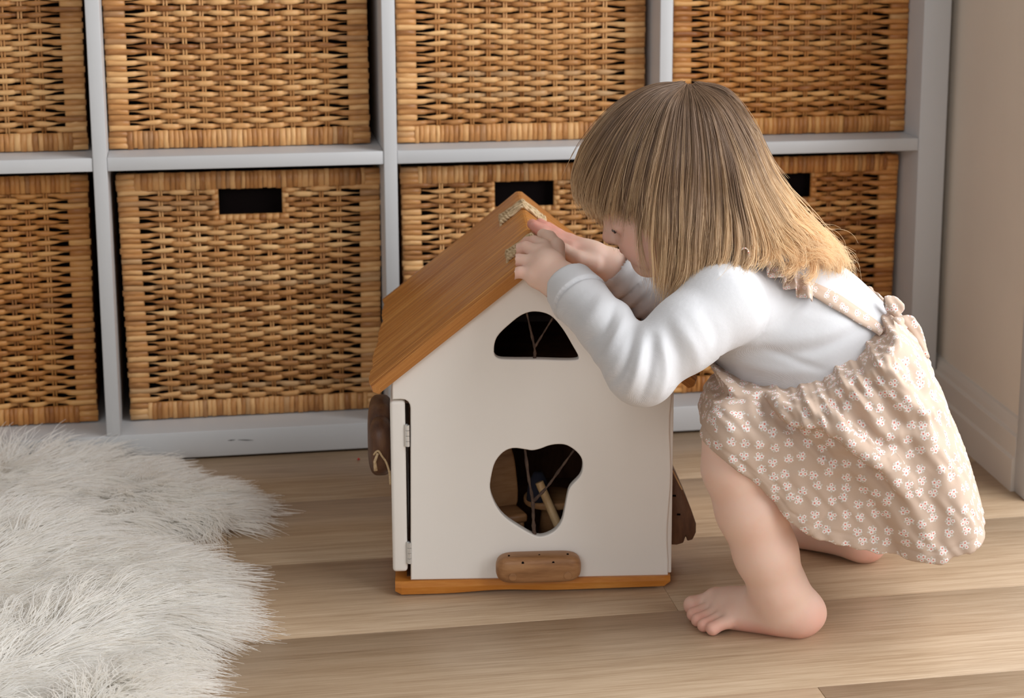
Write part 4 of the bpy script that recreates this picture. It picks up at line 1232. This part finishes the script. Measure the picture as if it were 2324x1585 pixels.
# turned-back cuff
for CU, A_ in ((CUF, ax), (CUR, axr)):
    q = (V-CU) @ A_; nr = np.linalg.norm(V-CU, axis=1) < 0.05
    disp += np.where(nr & (q > -0.018), 0.0016, 0) - np.where(nr & (np.abs(q+0.0195) < 0.0018), 0.0012, 0)
# drag lines across the trunk, from the armpit to the waist, and the armhole seam
a_, z_ = V[:,0], V[:,2]
trunk = (V[:,1] < -0.66) & ~armn
disp += np.where(trunk, folds(V, [([(1690, 812), (1805, 806), (1895, 785), (1995, 742)], -0.0028, 0.006), ([(1700, 795), (1800, 782), (1900, 758), (1980, 722)], 0.0020, 0.009),
    ([(1735, 800), (1823, 830), (1880, 845)], -0.0020, 0.004), ([(1655, 838), (1777, 852), (1850, 846)], 0.0022, 0.006), ([(1790, 705), (1914, 724), (1990, 735)], -0.0016, 0.006),
    ([(1700, 735), (1760, 760), (1850, 770)], 0.0012, 0.010), ([(1690, 640), (1720, 700), (1730, 780)], -0.0012, 0.008)], -0.76), 0)
sh = np.linalg.norm((V - Cf(1652, 700, -0.745)) @ np.array([[1,0,0],[0,0.2,0],[0,0,1.0]]), axis=1)
disp -= 0.0010*np.exp(-((sh-0.041)/0.0016)**2)*(V[:,1] < -0.70)*(a_ > Cf(1630, 700, -0.75)[0])
V = V + N*disp[:,None]
shirt = np_mesh("shirt", lw(V), Q, M_SHIRT, person)
SHV, SHQ = V, Q
sm = shirt.modifiers.new("thickness", 'SOLIDIFY'); sm.thickness = 0.0016; sm.offset = -1

# ---------------- floral cotton
M_FLOR = new_mat("floral_cotton", (0.60, 0.46, 0.35), 0.85, 0.15)
m = M_FLOR
uvn = texco(m, "UV")
def flowers(cell, seed):
    """clusters of three white blossoms with red hearts on a jittered grid; returns (white, red, leaf) masks"""
    v = mapping(m, uvn, (1/cell, 1/cell, 1), (seed*3.7, seed*1.9, 0))
    vo = nd(m, "ShaderNodeTexVoronoi", voronoi_dimensions='2D', feature='F1'); vo.inputs["Scale"].default_value = 1.0; vo.inputs["Randomness"].default_value = 0.62
    lk(m, v, vo.inputs["Vector"])
    d = nd(m, "ShaderNodeVectorMath", operation='SUBTRACT'); lk(m, v, d.inputs[0]); lk(m, vo.outputs["Position"], d.inputs[1])
    rot = nd(m, "ShaderNodeVectorRotate", rotation_type='Z_AXIS'); lk(m, d.outputs[0], rot.inputs["Vector"])
    sx = nd(m, "ShaderNodeSeparateColor"); lk(m, vo.outputs["Color"], sx.inputs[0])
    lk(m, math_n(m, 'MULTIPLY', sx.outputs[0], 6.28), rot.inputs["Angle"])
    white = red = leaf = None
    for k, (ox, oy, rr) in enumerate(((0.15, 0.02, 0.195), (-0.11, 0.16, 0.180), (-0.09, -0.17, 0.160))):
        s = nd(m, "ShaderNodeVectorMath", operation='SUBTRACT'); lk(m, rot.outputs[0], s.inputs[0]); s.inputs[1].default_value = (ox, oy, 0)
        sp = nd(m, "ShaderNodeSeparateXYZ"); lk(m, s.outputs[0], sp.inputs[0])
        ln = nd(m, "ShaderNodeVectorMath", operation='LENGTH'); lk(m, s.outputs[0], ln.inputs[0])
        ang = math_n(m, 'ARCTAN2', sp.outputs[1], sp.outputs[0])
        pet = math_n(m, 'MULTIPLY', math_n(m, 'COSINE', math_n(m, 'MULTIPLY', ang, 5.0)), rr*0.13)
        e = math_n(m, 'SUBTRACT', math_n(m, 'ADD', pet, rr), ln.outputs["Value"])
        wm = math_n(m, 'MULTIPLY', e, 22.0, clamp=True)
        rm = math_n(m, 'MULTIPLY', math_n(m, 'SUBTRACT', rr*0.42, ln.outputs["Value"]), 30.0, clamp=True)
        white = wm if white is None else math_n(m, 'MAXIMUM', white, wm)
        red = rm if red is None else math_n(m, 'MAXIMUM', red, rm)
    for (ox, oy) in ((0.10, 0.28), (0.22, -0.22), (-0.30, 0.0)):
        s = nd(m, "ShaderNodeVectorMath", operation='SUBTRACT'); lk(m, rot.outputs[0], s.inputs[0]); s.inputs[1].default_value = (ox, oy, 0)
        ln = nd(m, "ShaderNodeVectorMath", operation='LENGTH'); lk(m, s.outputs[0], ln.inputs[0])
        lm = math_n(m, 'MULTIPLY', math_n(m, 'SUBTRACT', 0.085, ln.outputs["Value"]), 25.0, clamp=True)
        leaf = lm if leaf is None else math_n(m, 'MAXIMUM', leaf, lm)
    return white, red, leaf
w1, r1_, l1 = flowers(0.0138, 1)
ground = (0.545, 0.415, 0.33)
c = mix_rgb(m, 'MIX', math_n(m, 'MULTIPLY', l1, 0.75), ground, (0.62, 0.62, 0.57))
c = mix_rgb(m, 'MIX', math_n(m, 'MULTIPLY', w1, 0.95), c, (0.80, 0.755, 0.73))
c = mix_rgb(m, 'MIX', math_n(m, 'MULTIPLY', r1_, 0.85), c, (0.70, 0.13, 0.07))
lk(m, c, bsdf(m).inputs["Base Color"])
bump(m, noise(m, texco(m), 260.0, 3), 0.12, 0.0008)

def box_uv(o, V, Q):
    """cloth-scale UVs taken from the side each face looks to"""
    N = vnormals(V, Q); fn = N[Q].mean(1); ab = np.abs(fn)
    k = np.argmax(ab*np.array([0.8, 1.15, 0.9]), axis=1)
    uv = np.zeros((len(Q), 4, 2), np.float32)
    p = V[Q]
    uv[...] = np.where((k == 1)[:,None,None], p[..., [0, 2]], np.where((k == 0)[:,None,None], p[..., [1, 2]], p[..., [0, 1]]))
    o.data.uv_layers.new(name="UVMap").data.foreach_set("uv", uv.reshape(-1))

def px_poly(pts, D): return [tuple(Cf(u, v, D)[[0, 2]]) for u, v in pts]
def inflate(F, poly, D, W, Rr, k=0.0, grow=0.0, pw=2.0, Wfun=None):
    pl = np.array(poly); lo = (pl[:,0].min()-0.02, D-W-0.03, pl[:,1].min()-0.02); hi = (pl[:,0].max()+0.02, D+W+0.03, pl[:,1].max()+0.02)
    def fn(x, y, z):
        s = poly_sd(poly, x, z) - grow
        dep = np.clip(-s/Rr, 0, 1)
        w = W*(1-(1-dep)**pw)**(1/pw)
        if Wfun is not None: w = w*Wfun(x, z)
        f = np.abs(y-D) - w
        return np.where(s > 0, np.maximum(s, f*0.5 + s), np.maximum(f*0.6, s*0.9))
    F.put(lo, hi, fn, k)

# ---------------- pinafore: gathered skirt part and leg part, one shell with a crisp overlap fold
K = Field((-0.375, -0.835, 0.015), (0.055, -0.490, 0.335), 0.0019)
SD_ = -0.675
skirt_px = [(1712, 796), (1760, 815), (1838, 805), (1942, 742), (1990, 696), (2045, 735), (2098, 800), (2127, 850), (2152, 900), (2182, 975), (2207, 1040), (2234, 1130), (2256, 1216), (2268, 1262), (2210, 1290), (2130, 1312), (2075, 1318), (2020, 1300), (1960, 1170), (1880, 1055), (1800, 985), (1745, 940), (1722, 895)]
leg_px = [(1592, 1010), (1589, 985), (1598, 950), (1617, 915), (1642, 904), (1700, 903), (1745, 905), (1830, 930), (1930, 960), (2060, 1080), (2110, 1180), (2120, 1315), (2075, 1318), (1985, 1310), (1885, 1282), (1808, 1250), (1762, 1205), (1715, 1140), (1670, 1102), (1622, 1080), (1592, 1056)]
bib_px = [(1606, 828), (1660, 840), (1700, 845), (1790, 850), (1790, 960), (1700, 915), (1645, 905), (1632, 885)]
LEGL = -0.742
inflate(K, px_poly(leg_px, -0.745), SD_, 0.092, 0.046, 0.0, 0.0, 2.2)
thigh_px = [(1592, 1010), (1589, 985), (1598, 950), (1617, 915), (1642, 904), (1700, 903), (1760, 908), (1850, 940), (1960, 980), (2060, 1080), (2060, 1250), (1985, 1310), (1885, 1282), (1808, 1250), (1762, 1205), (1715, 1140), (1670, 1102), (1622, 1080), (1592, 1056)]
inflate(K, px_poly(thigh_px, -0.755), -0.752, 0.0455, 0.034, 0.010, 0.0, 2.0)
inflate(K, px_poly(thigh_px, -0.590), -0.590, 0.043, 0.034, 0.010, 0.0, 2.0)
inflate(K, px_poly(skirt_px, -0.735), SD_, 0.139, 0.050, 0.001, 0.0, 2.6)
inflate(K, px_poly(bib_px, -0.72), SD_, 0.0865, 0.020, 0.0)
# rolled lip of the fold over the thigh
lip_px = [(1742, 907), (1775, 918), (1800, 946), (1850, 948), (1905, 955), (1945, 990), (2000, 1040), (2050, 1092), (2085, 1160)]
lipD = [-0.742, -0.774, -0.796, -0.808, -0.814, -0.817, -0.817, -0.812, -0.800]
lp = [Cf(u, v, d_) for (u, v), d_ in zip(lip_px, lipD)]
K.chain(lp, [0.006, 0.009, 0.0100, 0.0105, 0.0105, 0.010, 0.009, 0.008, 0.005], 0.005)
hem = np.array([tuple(Cf(u, v, -0.792)[[0, 2]]) for u, v in ((1560, 1004), (1592, 1018), (1642, 1048), (1692, 1080), (1742, 1124), (1790, 1184), (1832, 1216), (1900, 1234), (1990, 1254), (2075, 1266), (2130, 1263), (2200, 1241), (2256, 1217), (2300, 1195))])
wtop = np.array([tuple(Cf(u, v, -0.735)[[0, 2]]) for u, v in ((1560, 818), (1618, 846), (1660, 868), (1700, 880), (1765, 884), (1850, 855), (1960, 795), (2010, 750), (2040, 720), (2050, 640), (2200, 600))])
gx_, gy_, gz_ = K.grid((slice(None),)*3)
hz3 = np.interp(gx_, hem[:,0], hem[:,1]); sl3 = np.gradient(hz3.ravel(), K.h).reshape(hz3.shape)
tz3 = np.interp(gx_, wtop[:,0], wtop[:,1]); st3 = np.gradient(tz3.ravel(), K.h).reshape(tz3.shape)
K.F = np.maximum(K.F, ((hz3-gz_)/np.sqrt(1+sl3**2)).astype(np.float32))
K.F = np.maximum(K.F, ((gz_-tz3)/np.sqrt(1+st3**2)).astype(np.float32))
V, Q = K.nets()
V = relax(V, Q, 2, 0.5)
N = vnormals(V, Q)
wb_ = np.array([tuple(Cf(u, v, -0.745)[[0, 2]]) for u, v in ((1625, 850), (1700, 878), (1765, 884), (1850, 855), (1960, 795), (2010, 750))])
A2 = np.stack([V[:,0], V[:,2]], 1)
wd, wa = seg_dist(A2, wb_)
# gathers run from the waistband down the back of the skirt
g0 = Cf(1760, 884, -0.745)[[0, 2]]
rel = A2 - g0; cdir = np.array([0.80, 0.60]); across = rel @ cdir; along = rel @ np.array([0.60, -0.80])
in_sk = np.clip((across + 0.012)/0.02, 0, 1)
warp = 0.0045*np.sin(along*42) + 0.003*np.sin(along*95+1)
ga = np.sin((across + warp)*2*math.pi/0.0125) + 0.6*np.sin((across - warp*1.3)*2*math.pi/0.0078 + 1.3)
gb_ = np.sin((across*0.9 + warp*2.0)*2*math.pi/0.030 + 0.5)
disp = in_sk*(0.0027*ga*np.exp(-wd/0.030)*np.clip(wd/0.008, 0.2, 1) + 0.0026*gb_*np.exp(-((wd-0.05)/0.055)**2))
# long soft pleats towards the back hem and small crumples
disp += 0.0022*np.sin((A2 @ np.array([0.93, 0.36]))*2*math.pi/0.042 + 1.0)*np.clip((V[:,0]-Cf(2040, 1000, -0.74)[0])/0.05, 0, 1)
disp += 0.0007*np.sin(V @ np.array([310., 140, 90]) + 2*np.sin(V @ np.array([60., 20, 150])))
# elastic channel under the waistband edge
disp += 0.0018*np.exp(-((wd-0.004)/0.004)**2)*in_sk - 0.0016*np.exp(-((wd-0.013)/0.003)**2)*in_sk
# leg part: a few drag lines and the stitched side seam
lg = np.array([tuple(Cf(u, v, -0.745)[[0, 2]]) for u, v in ((1990, 985), (1925, 1050), (1870, 1120), (1822, 1190))])
ld_, _ = seg_dist(A2, lg)
disp -= 0.0011*np.exp(-(ld_/0.0014)**2)*(V[:,1] < SD_)
kneed = np.linalg.norm(A2 - Cf(1730, 905, -0.745)[[0, 2]], axis=1)
disp += 0.0016*np.sin(kneed*2*math.pi/0.022 + 4*np.arctan2(A2[:,1]-A2[:,1].mean(), A2[:,0]-A2[:,0].mean()))*np.exp(-kneed/0.04)
# hem stitching
hd = V[:,2] - np.interp(V[:,0], hem[:,0], hem[:,1])
disp -= 0.0009*np.exp(-((hd-0.0125)/0.0012)**2)
disp += np.where(V[:,1] < SD_, folds(V, [([(1745, 938), (1800, 968), (1880, 985), (1950, 1035), (2020, 1110), (2060, 1190)], -0.0042, 0.0065), ([(1735, 908), (1790, 935), (1870, 948), (1935, 985), (2000, 1045), (2060, 1120), (2090, 1190)], 0.0058, 0.0075),
    ([(1860, 870), (1925, 925), (1990, 1010), (2060, 1100)], -0.0026, 0.005), ([(1900, 850), (1975, 930), (2040, 1030), (2080, 1110)], 0.0028, 0.006), ([(1945, 830), (2020, 915), (2070, 1010), (2110, 1110)], -0.0028, 0.006),
    ([(1990, 800), (2060, 880), (2110, 990), (2140, 1110)], 0.0030, 0.007), ([(2030, 790), (2095, 880), (2150, 1010), (2170, 1130)], -0.0026, 0.007), ([(2100, 1120), (2120, 1180), (2110, 1240)], -0.0030, 0.008)], -0.79), 0)
V = V + N*disp[:,None]
pin = np_mesh("pinafore", lw(V), Q, M_FLOR, person)
box_uv(pin, V, Q)
PIV, PIQ = V, Q

# ---------------- straps, ruffle and bow
from mathutils.bvhtree import BVHTree
def bvh(V, Q): 
    W = to_world(V); return BVHTree.FromPolygons([tuple(x) for x in W], [tuple(int(i) for i in q) for q in Q])
BV = [bvh(SHV, SHQ), bvh(PIV, PIQ)]
def on_cloth(u, v, Dfall, lift=0.002):
    d = Vector(ray(u, v)).normalized(); best = None
    for b in BV:
        h = b.ray_cast(Vector(CAM_LOC), d)
        if h[0] is not None and (best is None or h[3] < best[3]): best = h
    if best is None: return P(u, v, Dfall)
    n = best[1] if best[1].dot(d) < 0 else -best[1]
    return np.array(best[0] + n*lift)
def ribbon(name, ea, eb, lift, nsub=10, Dfall=-0.70, ruffle=0.0, nr=3, thick=0.0012, fixed=None):
    """cloth strip between two edge lines given in the photograph, laid on the clothes beneath"""
    A = catmull([(*p, 0) for p in ea], nsub); Bq = catmull([(*p, 0) for p in eb], nsub)
    A, Bq = A[:min(len(A), len(Bq))], Bq[:min(len(A), len(Bq))]
    vs = []
    for i, (a, b) in enumerate(zip(A, Bq)):
        for k in range(nr+1):
            t = k/nr; q = a*(1-t)+b*t
            if fixed is None: w = on_cloth(q[0], q[1], Dfall, lift + ruffle*t*(0.6+0.8*math.sin(i*0.52)))
            else: w = P(q[0], q[1], fixed[0] + (fixed[1]-fixed[0])*i/(len(A)-1)) 
            vs.append(w - BASE)
    vs = np.array(vs); n1 = nr+1; m_ = len(A)
    # even out the drape
    G_ = vs.reshape(m_, n1, 3)
    for _ in range(3):
        G_[1:-1] = 0.25*G_[:-2] + 0.5*G_[1:-1] + 0.25*G_[2:]
    Qd = np.array([[i*n1+k, i*n1+k+1, (i+1)*n1+k+1, (i+1)*n1+k] for i in range(m_-1) for k in range(nr)])
    o = np_mesh(name, G_.reshape(-1, 3), Qd, M_FLOR, person)
    uv = np.array([[(i % n1)*0.006, (i//n1)*0.004] for i in Qd.ravel()], np.float32)
    o.data.uv_layers.new(name="UVMap").data.foreach_set("uv", uv.ravel())
    md = o.modifiers.new("thickness", 'SOLIDIFY'); md.thickness = thick; md.offset = 0
    return o
ribbon("strap", [(1790, 622), (1850, 648), (1900, 672), (1950, 706), (2012, 752)], [(1782, 650), (1838, 672), (1888, 702), (1938, 732), (2000, 768)], 0.0030)
ribbon("strap", [(1872, 590), (1905, 618), (1945, 655), (1985, 695), (2020, 735)], [(1880, 612), (1905, 640), (1942, 678), (1978, 712), (2012, 748)], 0.002, fixed=(-0.62, -0.655))
ribbon("ruffle", [(1660, 566), (1710, 574), (1760, 590), (1800, 618), (1842, 650)], [(1668, 596), (1716, 618), (1758, 648), (1800, 676), (1842, 688)], 0.004, 14, ruffle=0.0105, nr=6)
# bow tied where the straps meet the waistband
W_ = Field((-0.17, -0.765, 0.235), (-0.02, -0.62, 0.365), 0.0014)
def loopy(px, D, w, R_): inflate(W_, px_poly(px, D), D, w, R_, 0.003)
loopy([(2030, 728), (2008, 706), (1998, 682), (2014, 668), (2036, 676), (2054, 690), (2050, 706), (2040, 728)], -0.700, 0.0065, 0.008)
loopy([(2028, 732), (2044, 730), (2060, 742), (2062, 762), (2050, 780), (2034, 782), (2016, 768), (2010, 748)], -0.722, 0.0070, 0.008)
loopy([(2036, 722), (2056, 712), (2074, 720), (2090, 744), (2102, 776), (2112, 812), (2086, 818), (2076, 790), (2060, 752), (2042, 738)], -0.712, 0.0045, 0.008)
W_.ell(Cf(2038, 732, -0.722), (0.0065, 0.0075, 0.0065), None, 0.002)
V, Q = W_.nets(); V = relax(V, Q, 1, 0.5)
N = vnormals(V, Q); V = V + N*(0.0007*np.sin(V @ np.array([500., 200, 340])))[:,None]
bow = np_mesh("bow", lw(V), Q, M_FLOR, person); box_uv(bow, V, Q)
# ------------------------------------------------------------------ hair
def scalp_hit(u, v, side, grow):
    """point on the skull (grown by grow) seen at (u, v): side +1 near the camera, -1 far; None outside its outline"""
    d = ray(u, v); dc = np.array([d @ E1, d @ E2, d[2]]); oc = np.array([_Cn @ E1, _Cn @ E2, _Cn[2]]) - HO
    r = np.array([0.082, 0.069, 0.080]) + grow
    A = (HM @ dc)/r; Bv = (HM @ oc)/r
    a, b, c = A @ A, A @ Bv, Bv @ Bv - 1
    disc = b*b - a*c
    if disc < 0: return None
    t = (-b - side*math.sqrt(disc))/a
    return HO + oc + dc*t - 0.0
def guide(px, D, side=1, grow=0.006, nscalp=4):
    pts = []
    for i, q in enumerate(px):
        u, v = q[0], q[1]
        Dq = q[2] if len(q) > 2 else None
        h = scalp_hit(u, v, side, grow) if (Dq is None) else None
        pts.append(h if h is not None else Cf(u, v, Dq if Dq is not None else D))
    return np.array(catmull(pts, 6))
near = [
 guide([(1562,187,CD),(1482,198,CD),(1402,248,CD),(1342,322,CD),(1316,392,CD),(1322,440,CD),(1350,470,CD)], CD),
 guide([(1562,187,CD),(1472,215),(1398,285),(1352,365),(1334,428,-.690),(1346,470,-.692),(1374,494,-.690)], -.69),
 guide([(1562,187,CD),(1482,224),(1422,310),(1388,400),(1376,465,-.712),(1380,500,-.714),(1394,522,-.712)], -.712),
 guide([(1562,187,CD),(1502,230),(1456,320),(1430,420),(1422,500,-.726),(1432,565,-.728),(1458,606,-.726)], -.72),
 guide([(1562,187,CD),(1522,240),(1496,340),(1478,440),(1472,530,-.738),(1482,610,-.738),(1498,668,-.734)], -.73),
 guide([(1562,187,CD),(1545,250),(1535,350),(1526,450),(1524,540,-.744),(1516,625,-.744),(1506,690,-.742)], -.74),
 guide([(1562,187,CD),(1572,250),(1580,350),(1578,450),(1574,540,-.746),(1572,615,-.750),(1556,655,-.752)], -.74),
 guide([(1564,187,CD),(1605,250),(1626,350),(1636,450),(1640,530,-.745),(1632,600,-.752),(1600,645,-.764)], -.74),
 guide([(1566,187,CD),(1618,246),(1656,345),(1682,440,-.730),(1708,530,-.735),(1712,590,-.748),(1680,628,-.760)], -.74),
 guide([(1568,187,CD),(1632,238),(1680,330),(1716,425,-.712),(1762,515,-.720),(1800,575,-.735),(1812,618,-.745)], -.73),
 guide([(1570,187,CD),(1642,222),(1696,305),(1734,398,-.690),(1790,486,-.698),(1850,562,-.712),(1884,612,-.722)], -.70),
 guide([(1572,187,CD),(1648,212,CD),(1702,288,CD),(1742,382,CD),(1804,476,CD),(1868,552,-.668),(1902,606,-.672)], CD)]
far = [
 guide([(1570,187,CD),(1642,222),(1696,305),(1734,398,-.640),(1800,494,-.635),(1850,556,-.625),(1886,598,-.620)], -.63, -1),
 guide([(1566,187,CD),(1632,244),(1668,345),(1690,440,-.602),(1708,530,-.595),(1735,590,-.590),(1770,620,-.585)], -.60, -1),
 guide([(1562,187,CD),(1572,250),(1580,350),(1578,450),(1570,540,-.586),(1560,610,-.586),(1548,650,-.586)], -.59, -1),
 guide([(1562,187,CD),(1522,240),(1496,340),(1478,440),(1470,530,-.592),(1470,590,-.594),(1478,630,-.594)], -.59, -1),
 guide([(1562,187,CD),(1482,224),(1422,310),(1388,400),(1372,455,-.618),(1370,490,-.616),(1382,510,-.616)], -.61, -1)]
GU = np.array(near + far); NG = len(GU); NPt = GU.shape[1]
def gpoint(phi, s):
    """interpolated guide position; phi in guide index units (cyclic), s in 0..1"""
    i0 = np.floor(phi).astype(int) % NG; i1 = (i0+1) % NG; im = (i0-1) % NG; i2 = (i1+1) % NG
    f = (phi - np.floor(phi))[:,None]
    x = s*(NPt-1); k = np.clip(np.floor(x).astype(int), 0, NPt-2); g = (x-k)[:,None]
    def at(i): return GU[i, k]*(1-g) + GU[i, k+1]*g
    p0, p1, p2, p3 = at(im), at(i0), at(i1), at(i2)
    return 0.5*((2*p1)+(-p0+p2)*f+(2*p0-5*p1+4*p2-p3)*f*f+(-p0+3*p1-3*p2+p3)*f**3)
NH = 11500; HP = 20
hr = np.random.default_rng(21)
phi = np.concatenate([hr.random(int(NH*0.60))*11.2, 8.8 + hr.random(int(NH*0.22))*2.9, 11.2 + hr.random(NH - int(NH*0.60) - int(NH*0.22))*(NG-11.2)])
s0 = 0.015 + 0.50*hr.random(NH)**1.15
# the face side is only thinly veiled
thin = (phi > 1.6) & (phi < 5.3)
keep = ~(thin & (hr.random(NH) < 0.15)); phi, s0 = phi[keep], s0[keep]; n = len(phi)
lock = np.floor(phi*8.5)/8.5 + 0.5/8.5; lk_id = np.floor(phi*8.5)
lr = lambda k_: hsh(lk_id*977.0, k_)
end = np.clip(0.92 + 0.17*(lr(1)-0.5) + 0.12*(hr.random(n)-0.5), 0.7, 1.0)
veil = (phi > 1.3) & (phi < 4.7)
short = hr.random(n) < np.interp(phi, [3.0, 4.0, 8.0, 9.0, 11.0, 12.0], [0.16, 0.42, 0.42, 0.25, 0.2, 0.2]); end = np.where(short, s0 + (end-s0)*(0.45+0.45*hr.random(n)), end)
# over the face most locks end at the brow, a few thin ones fall further
capv = np.interp(phi, [0.8, 1.5, 2.5, 3.5, 4.3, 5.0], [1.0, 0.84, 0.66, 0.62, 0.68, 1.0])
longl = lr(11) < np.interp(phi, [1.5, 3.0, 4.0, 4.7], [0.05, 0.14, 0.32, 0.6])
end = np.where(veil & ~(longl & (hr.random(n) < 0.55)), np.minimum(end, np.maximum(capv + 0.07*(hr.random(n)-0.6), s0+0.05)), end)
layer = hr.random(n)
NPOS = np.zeros((n, HP, 3)); shade = np.zeros((n, HP)); radius = np.zeros((n, HP))
rj = hr.normal(size=(n, 3)); wj = hr.random(n)*6.28
backness = np.clip(1 - np.abs(phi-10.2)/2.6, 0, 1)
for k_ in range(HP):
    t = k_/(HP-1); s = s0 + (end-s0)*t
    cl_ = np.clip((s-0.25)/0.7, 0, 1)**1.1*0.9
    pe = phi*(1-cl_) + lock*cl_
    q = gpoint(pe, s)
    rad_ = q - HO; rad_ /= np.linalg.norm(rad_, axis=1)[:,None]
    off = (0.001 + 0.0044*layer*np.clip(t*4, 0, 1))*(0.55 + 0.45*np.clip(s*2, 0, 1))
    q = q + rad_*off[:,None]
    lockr = np.stack([lr(3), lr(4), lr(5)], 1)-0.5
    q = q + lockr*(0.017*np.clip(s-0.35, 0, 1))[:,None]
    q = q + rj*(0.0006 + 0.0022*t*t)*np.where(wj > 5.9, 2.6, 1.0)[:,None]
    # soft waves and curls at the back ends
    amp = 0.0012*np.clip(s-0.4, 0, 1) + backness*0.0120*np.clip((s-0.66)/0.34, 0, 1)
    ph_ = 6.28*lr(6)
    fr_ = 9 + 26*backness
    wob = np.stack([np.sin(s*fr_+ph_), 0.7*np.cos(s*fr_*0.9+ph_+1), np.cos(s*fr_+ph_)], 1)
    q = q + wob*amp[:,None]
    hh_ = (q-HO) @ HM.T
    e_ = np.linalg.norm(hh_/(np.array([0.082, 0.069, 0.080]) + 0.0028 + off[:,None]*0.8), axis=1)
    q = np.where(((e_ < 1) & (e_ > 0.5))[:,None], HO + (q-HO)/e_[:,None], q)
    NPOS[:, k_] = q
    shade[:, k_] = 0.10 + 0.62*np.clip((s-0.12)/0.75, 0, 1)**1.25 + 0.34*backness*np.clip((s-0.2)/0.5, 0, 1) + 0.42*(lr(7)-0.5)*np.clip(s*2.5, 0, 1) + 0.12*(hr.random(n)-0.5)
    radius[:, k_] = (0.00026 if t < 0.6 else 0.00026*(1-0.75*(t-0.6)/0.4))
HCD = bpy.data.hair_curves.new("hair")
HCD.add_curves([HP]*n)
HCD.attributes["position"].data.foreach_set("vector", lw(NPOS.reshape(-1, 3)).astype(np.float32).ravel())
ra = HCD.attributes.get("radius") or HCD.attributes.new("radius", 'FLOAT', 'POINT')
ra.data.foreach_set("value", radius.ravel().astype(np.float32))
sa = HCD.attributes.new("shade", 'FLOAT', 'POINT'); sa.data.foreach_set("value", np.clip(shade, 0, 1).ravel().astype(np.float32))
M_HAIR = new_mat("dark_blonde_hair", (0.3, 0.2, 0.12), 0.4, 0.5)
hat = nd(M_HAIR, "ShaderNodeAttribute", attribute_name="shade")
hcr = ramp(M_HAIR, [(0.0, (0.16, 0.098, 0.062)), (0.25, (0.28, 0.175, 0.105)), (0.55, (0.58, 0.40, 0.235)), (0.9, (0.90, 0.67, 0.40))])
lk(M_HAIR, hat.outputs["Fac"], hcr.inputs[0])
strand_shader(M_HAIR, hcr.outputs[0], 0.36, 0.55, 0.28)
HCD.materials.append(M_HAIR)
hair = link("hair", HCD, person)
